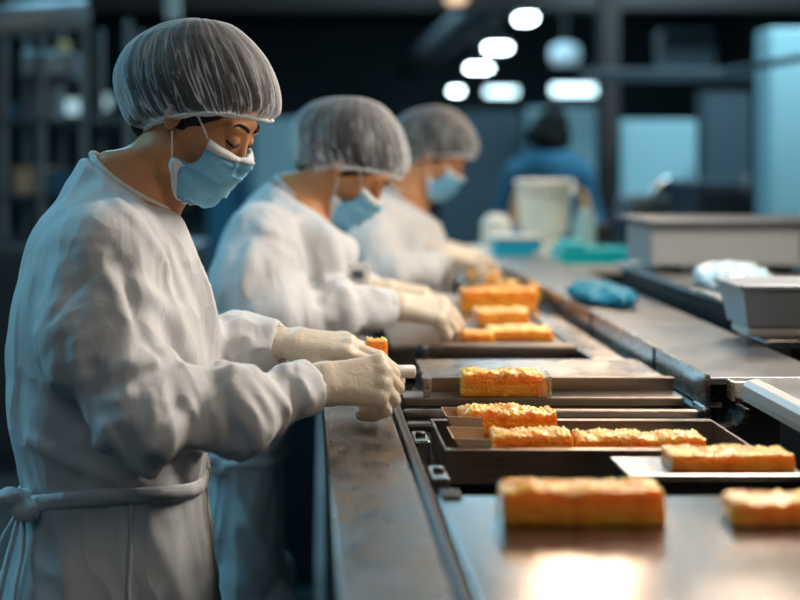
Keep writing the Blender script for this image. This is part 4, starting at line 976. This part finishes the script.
for x in (a[0]+.1, (a[0]+b[0])/2, b[0]-.1): MB().box((x-.02, d+.1, zt+.0005), (x+.02, d+.2, a[2]), .003).build('leg', M['steeldark'], o)
for k, x in enumerate((800, 818)): q = P(x, 240, d); MB().box((q[0], d-.008, a[2]+.02), (q[0]+.04, d-.001, b[2]-.02), .002).build('panel_door', M['machine'], o)
# grey tub on the deck
o = thing('tub', 'grey plastic tub with pale base on a steel stand beside the deck', 'tub', (.95, 2.16, 1.10))
a = P(740, 335, 2.12)[0]; zt = 1.1005
MB().box((a+.012, 2.11, zt), (a+.15, 2.20, zt+.022), .008).build('base', M['edgewhite'], o)
MB().add([(a+.008, 2.105, zt+.022), (a+.155, 2.105, zt+.022), (a+.155, 2.205, zt+.022), (a+.008, 2.205, zt+.022), (a-.006, 2.09, zt+.10), (a+.17, 2.09, zt+.10), (a+.17, 2.22, zt+.10), (a-.006, 2.22, zt+.10)], [[0, 1, 2, 3], [4, 7, 6, 5], [0, 4, 5, 1], [1, 5, 6, 2], [2, 6, 7, 3], [3, 7, 4, 0]]).build('bin', M['greyplastic'], o)
MB().tube([(a-.008, 2.088, zt+.098), (a+.172, 2.088, zt+.098), (a+.172, 2.222, zt+.098), (a-.008, 2.222, zt+.098), (a-.008, 2.088, zt+.098)], .006, 6).build('rim', M['greyplastic'], o)
o = thing('stand', 'narrow steel stand under the grey tub', 'stand', (.98, 2.16, 0))
MB().box((.935, 2.08, 1.075), (1.06, 2.24, 1.10), .004).box((.872, 2.09, 1.085), (.935, 2.23, 1.10), .003).build('stand_top', M['steel'], o); MB().box((.96, 2.12, .02), (1.03, 2.19, 1.074), .004).build('post', M['steeldark'], o); MB().box((.925, 2.06, 0), (1.07, 2.26, .02), .004).build('foot_plate', M['steeldark'], o)
def crumple(name, lab, cat, c, r, m, sd, amp=.012, st=.006, loc=None):
    w, f = sdf_mesh(lambda Q: smax(ell(Q, c, r)-amp*ridge(Q*28+sd)-amp*.5*ridge(Q*60+sd), c[2]-r[2]*.3-Q[:, 2], .004), axis_pts(c[0]-r[0]-.04, c[0]+r[0]+.04, st), axis_pts(c[1]-r[1]-.04, c[1]+r[1]+.04, st), axis_pts(c[2]-r[2]-.03, c[2]+r[2]+.04, st), .02)
    o = mobj(name, w, f, M[m], None, True, (c[0], c[1], c[2]-r[2]*.3)); return tag(o, lab, cat)
M['film'] = simple('pale plastic film', (.50, .68, .76), .18)
q = P(732, 286, 2.62); crumple('plastic_bag', 'pale blue plastic bag on the second table beside the tub', 'bag', V(q[0]+.0, 2.62, TT+.011), (.075, .10, .032), 'film', 2.)
q = P(731, 274, 2.80); d_ = MB().lathe((q[0], 2.80, TT+.0005), [(.018, 0), (.02, .02), (.018, .03), (.01, .034)]).build('jar', M['waxpaper'], None, True); tag(d_, 'small tan jar on the second table behind the plastic bag', 'jar')
crumple('cleaning_cloth', 'crumpled blue cloth on the far side deck', 'cloth', V(.735, 2.74, T+.0405+.0075), (.06, .14, .018), 'clothblue', 6., .014)
# far counter things
z = T
o = thing('bucket', 'cream plastic bucket on a pedestal at the far counter', 'bucket', (.955, 4.40, z))
MB().lathe((.955, 4.40, z), [(.085, 0), (.085, .01), (.075, .015), (.07, .088)]).build('pedestal', M['whitewarm'], o, True)
MB().lathe((.955, 4.40, z), [(.085, .089), (.092, .10), (.112, .28), (.118, .282), (.118, .296), (.108, .298), (.088, .12)], 32).build('pail', M['whitewarm'], o, True)
MB().tube([(.955+.117*math.cos(t), 4.40-.03-.09*math.sin(t), z+.285-.05*math.sin(t)) for t in np.linspace(0, PI, 14)], .004, 6).build('handle', M['steel'], o, True)
M['paleteal'] = simple('pale teal plastic', (.36, .58, .58), .4)
d_ = MB().lathe((1.10, 4.36, z), [(.04, 0), (.045, .02), (.045, .13), (.02, .16), (.02, .185)]).build('bottle', M['paleteal'], None, True); tag(d_, 'pale teal bottle right of the cream bucket', 'bottle')
o = thing('glove_box', 'bright blue box at left on the pale far counter', 'box', (.78, 4.2, z))
MB().box((.695, 4.02, z), (.865, 4.14, z+.09), .006).build('carton', M['cyan'], o); MB().box((.69, 4.01, z+.0905), (.87, 4.15, z+.102), .004).build('lid', M['white'], o); MB().box((.835, 4.012, z+.01), (.863, 4.0195, z+.05), .002).build('label_patch', M['white'], o)
o = thing('crate', 'wide teal crate at right on the pale far counter', 'crate', (1.05, 4.16, z))
MB().box((.925, 4.00, z), (1.19, 4.035, z+.058), .004).box((.925, 4.125, z), (1.19, 4.16, z+.058), .004).box((.925, 4.035, z), (.94, 4.125, z+.058), .002).box((1.175, 4.035, z), (1.19, 4.125, z+.058), .002).box((.94, 4.035, z), (1.175, 4.125, z+.01), 0).build('walls', M['teal'], o)
MB().box((.945, 4.01, z+.0585), (1.02, 4.15, z+.08), .006).build('clip_lid', M['teal'], o); 
d_ = MB().box((1.12, 4.45, z), (1.24, 4.6, z+.12), .01).build('scale', M['black']); tag(d_, 'black box behind the teal crate on the far counter', 'box')
d_ = MB().lathe((.80, 4.6, z), [(.05, 0), (.06, .03), (.06, .12), (.03, .15)]).build('jar', M['whitewarm'], None, True); tag(d_, 'small cream jar behind the bright blue box', 'jar')
# left-hand background
d = 5.6
o = thing('steel_rack', 'tall grey steel rack at left behind the nearest worker', 'rack', (-1.1, d+.2, 0))
for px in (4, 42, 84, 128): 
    x = P(px, 0, d)[0]
    for y in (d, d+.45): MB().box((x-.018, y-.018, 0), (x+.018, y+.018, 2.12), .003).build('post', M['machine'], o)
xa, xb = P(2, 0, d)[0], P(130, 0, d)[0]
for z_ in (.35, .80, 1.22, 1.60): MB().box((xa, d-.02, z_), (xb, d+.47, z_+.025), .004).build('shelf', M['machinedark'], o)
for (px0, px1, z_, h, m, nm, lab, cat) in ((12, 40, 1.246, .12, 'paper', 'carton', 'small brown carton on the upper middle rack shelf', 'box'), (46, 80, 1.246, .10, 'blue', 'crate', 'blue crate on the upper middle rack shelf, behind the worker', 'crate'), (0, 14, 1.626, .07, 'blue', 'crate', 'small blue crate on the top rack shelf', 'crate'),
        (30, 78, .826, .24, 'machinedark', 'crate', 'dark crate on the lower middle rack shelf', 'crate'), (88, 122, 1.246, .2, 'machinedark', 'crate', 'dark crate beside the blue crate on the rack', 'crate'), (86, 120, .826, .2, 'paneldim', 'crate', 'slate crate on the lower middle rack shelf', 'crate')):
    a, b = P(px0, 0, d)[0], P(px1, 0, d)[0]; t = thing(nm, lab, cat, ((a+b)/2, d+.2, z_)); MB().box((a, d+.03, z_), (b, d+.35, z_+h), .01).build('body', M[m], t); MB().box((a-.005, d+.025, z_+h), (b+.005, d+.355, z_+h+.015), .004).build('rim', M[m], t)
a, b = P(16, 80, d), P(72, 50, d); o = thing('dosing_machine', 'pale grey machine head with a yellow knob on the rack top', 'machine', ((a[0]+b[0])/2, d+.2, 1.626))
for px in (22, 46): x = P(px, 0, d)[0]; MB().box((x-.02, d+.1, 1.6255), (x+.02, d+.3, 1.83), .004).build('leg', M['machine'], o)
MB().box((a[0], d+.03, 1.831), (b[0], d+.4, 1.97), .02).build('housing', M['machine'], o); MB().box((b[0]-.10, d+.1, 1.971), (b[0]-.04, d+.16, 2.03), .01).build('knob', M['yellow'], o); MB().box((a[0]+.03, d+.022, 1.86), (b[0]-.03, d+.03, 1.95), .004).build('front_panel', M['panel'], o)
o = thing('pipe', 'thick grey pipe crossing at upper left corner', 'pipe', P(10, 20, 5.2)); MB().tube([P(-60, 28, 5.0), P(84, 14, 5.4)], .075, 16).build('pipe_run', M['machine'], o, True)
for px, d_2 in ((-40, 5.06), (70, 5.36)): p = P(px, 18, d_2); MB().tube([p, V(p[0], p[1], ZC)], .012, 6).build('hanger', M['duct'], o)
p = P(173, 20, 5.2); o = MB().box((p[0]-.035, 5.17, p[2]), (p[0]+.035, 5.23, ZC), .004).build('hanging_conduit', M['panel']); tag(o, 'pale conduit hanging above the nearest hair net', 'conduit')
cab('cold_cabinet', 'pale blue cabinet between the first and second worker', 'cabinet', 252, 305, 118, 8.5, 'panel')
cab('locker', 'dark blue locker left of the pale cabinet between the workers', 'locker', 206, 250, 165, 7.6, 'blue')
cab('machine_cabinet', 'dark machine cabinet low at left behind the nearest worker', 'cabinet', -60, 200, 246, 5.05, 'machinedark', .45)

o = thing('bin', 'added dark blue bin standing in for shade behind the apron of the second worker', 'bin', (-.12, 4.2, 0))  # bin put in to keep the gap by the apron as dark as shade
MB().add([(-.36, 3.72, 0), (.04, 3.72, 0), (.04, 3.95, 0), (-.36, 3.95, 0), (-.40, 3.70, .92), (.06, 3.70, .92), (.06, 3.96, .92), (-.40, 3.96, .92)], [[3, 2, 1, 0], [4, 5, 6, 7], [0, 1, 5, 4], [1, 2, 6, 5], [2, 3, 7, 6], [3, 0, 4, 7]]).build('body', M['shadeblue'], o)
MB().box((-.41, 3.69, .9205), (.07, 3.97, .955), .012).build('lid', M['shadeblue'], o)
p = P(565, 55, 15.); o = thing('round_lamp', 'dim round lamp hanging right of the bright row', 'lamp', p); MB().lathe(p, [(.17, -.12), (.20, 0), (.17, .12), (.05, .16)]).build('globe', M['globe'], o, True); MB().tube([p+V(0, 0, .16), V(p[0], p[1], ZC)], .012, 6).build('cord', M['duct'], o)
# ------------------------------------------------------------------ light
def area(name, loc, target, sx, sy, e, col, spread=180):
    l = bpy.data.lights.new(name, 'AREA'); l.shape = 'RECTANGLE'; l.size = sx; l.size_y = sy; l.energy = e; l.color = col; l.spread = math.radians(spread)
    o = bpy.data.objects.new(name, l); COL.objects.link(o); o.location = loc
    o.rotation_euler = (Vector(target)-Vector(loc)).to_track_quat('-Z', 'Y').to_euler(); return o
area('line_light', (1.25, 2.15, 2.30), (.0, 1.70, 1.1), .35, .9, 34, (1, .89, .78))
area('line_light', (1.30, 3.4, 2.50), (.2, 2.8, 1.1), .30, .6, 13, (1, .80, .60))
area('line_light', (1.2, 4.75, 2.5), (.6, 3.9, 1.0), .28, .7, 15, (1, .70, .46))
area('cool_lamp', (-2.4, 2.4, 2.9), (-.2, 1.9, 1.1), 1.0, 2.0, 42, (.25, .74, 1))
area('cool_lamp', (-1.2, 7.0, 3.6), (0, 3.0, 1.1), 1.5, 1.5, 90, (.30, .72, 1))
area('cool_lamp', (3.0, 5.2, 3.8), (3.0, 8.5, 1.2), 2.5, 1.2, 180, (.50, .84, 1))
area('camera_fill', (-.9, -1.2, 3.4), (-.1, 1.7, 1.1), 2.0, 1.2, 9, (.86, .94, 1))  # added soft fill behind the camera, lifts the dark near side of the gown
area('line_light', (1.3, .75, 2.35), (.35, 1.5, 1.05), .3, .6, 6, (1, .80, .60))  # added warm fill, brightens the comb faces turned to the camera
area('cool_lamp', (1.0, 14., 4.2), (1.0, 14, 0), 6, 8, 420, (.45, .8, 1))
w = bpy.data.worlds.new('World'); SC.world = w; w.use_nodes = True
w.node_tree.nodes['Background'].inputs[0].default_value = (.02, .035, .045, 1); w.node_tree.nodes['Background'].inputs[1].default_value = .5
# ------------------------------------------------------------------ camera
c = bpy.data.cameras.new('Camera'); cam = bpy.data.objects.new('Camera', c); COL.objects.link(cam)
cam.location = (0, 0, H); cam.rotation_euler = (PI/2, 0, 0); c.sensor_width = 36; c.lens = 1111*36/800; c.shift_x = 97/800; c.shift_y = -146/800
c.dof.use_dof = True; c.dof.focus_distance = 1.70; c.dof.aperture_fstop = 1.55; c.clip_start = .05
SC.camera = cam
SC.view_settings.view_transform = 'Standard'; SC.view_settings.look = 'None'; SC.view_settings.gamma = 1; SC.view_settings.exposure = 0.08; SC.view_settings.use_curve_mapping = False
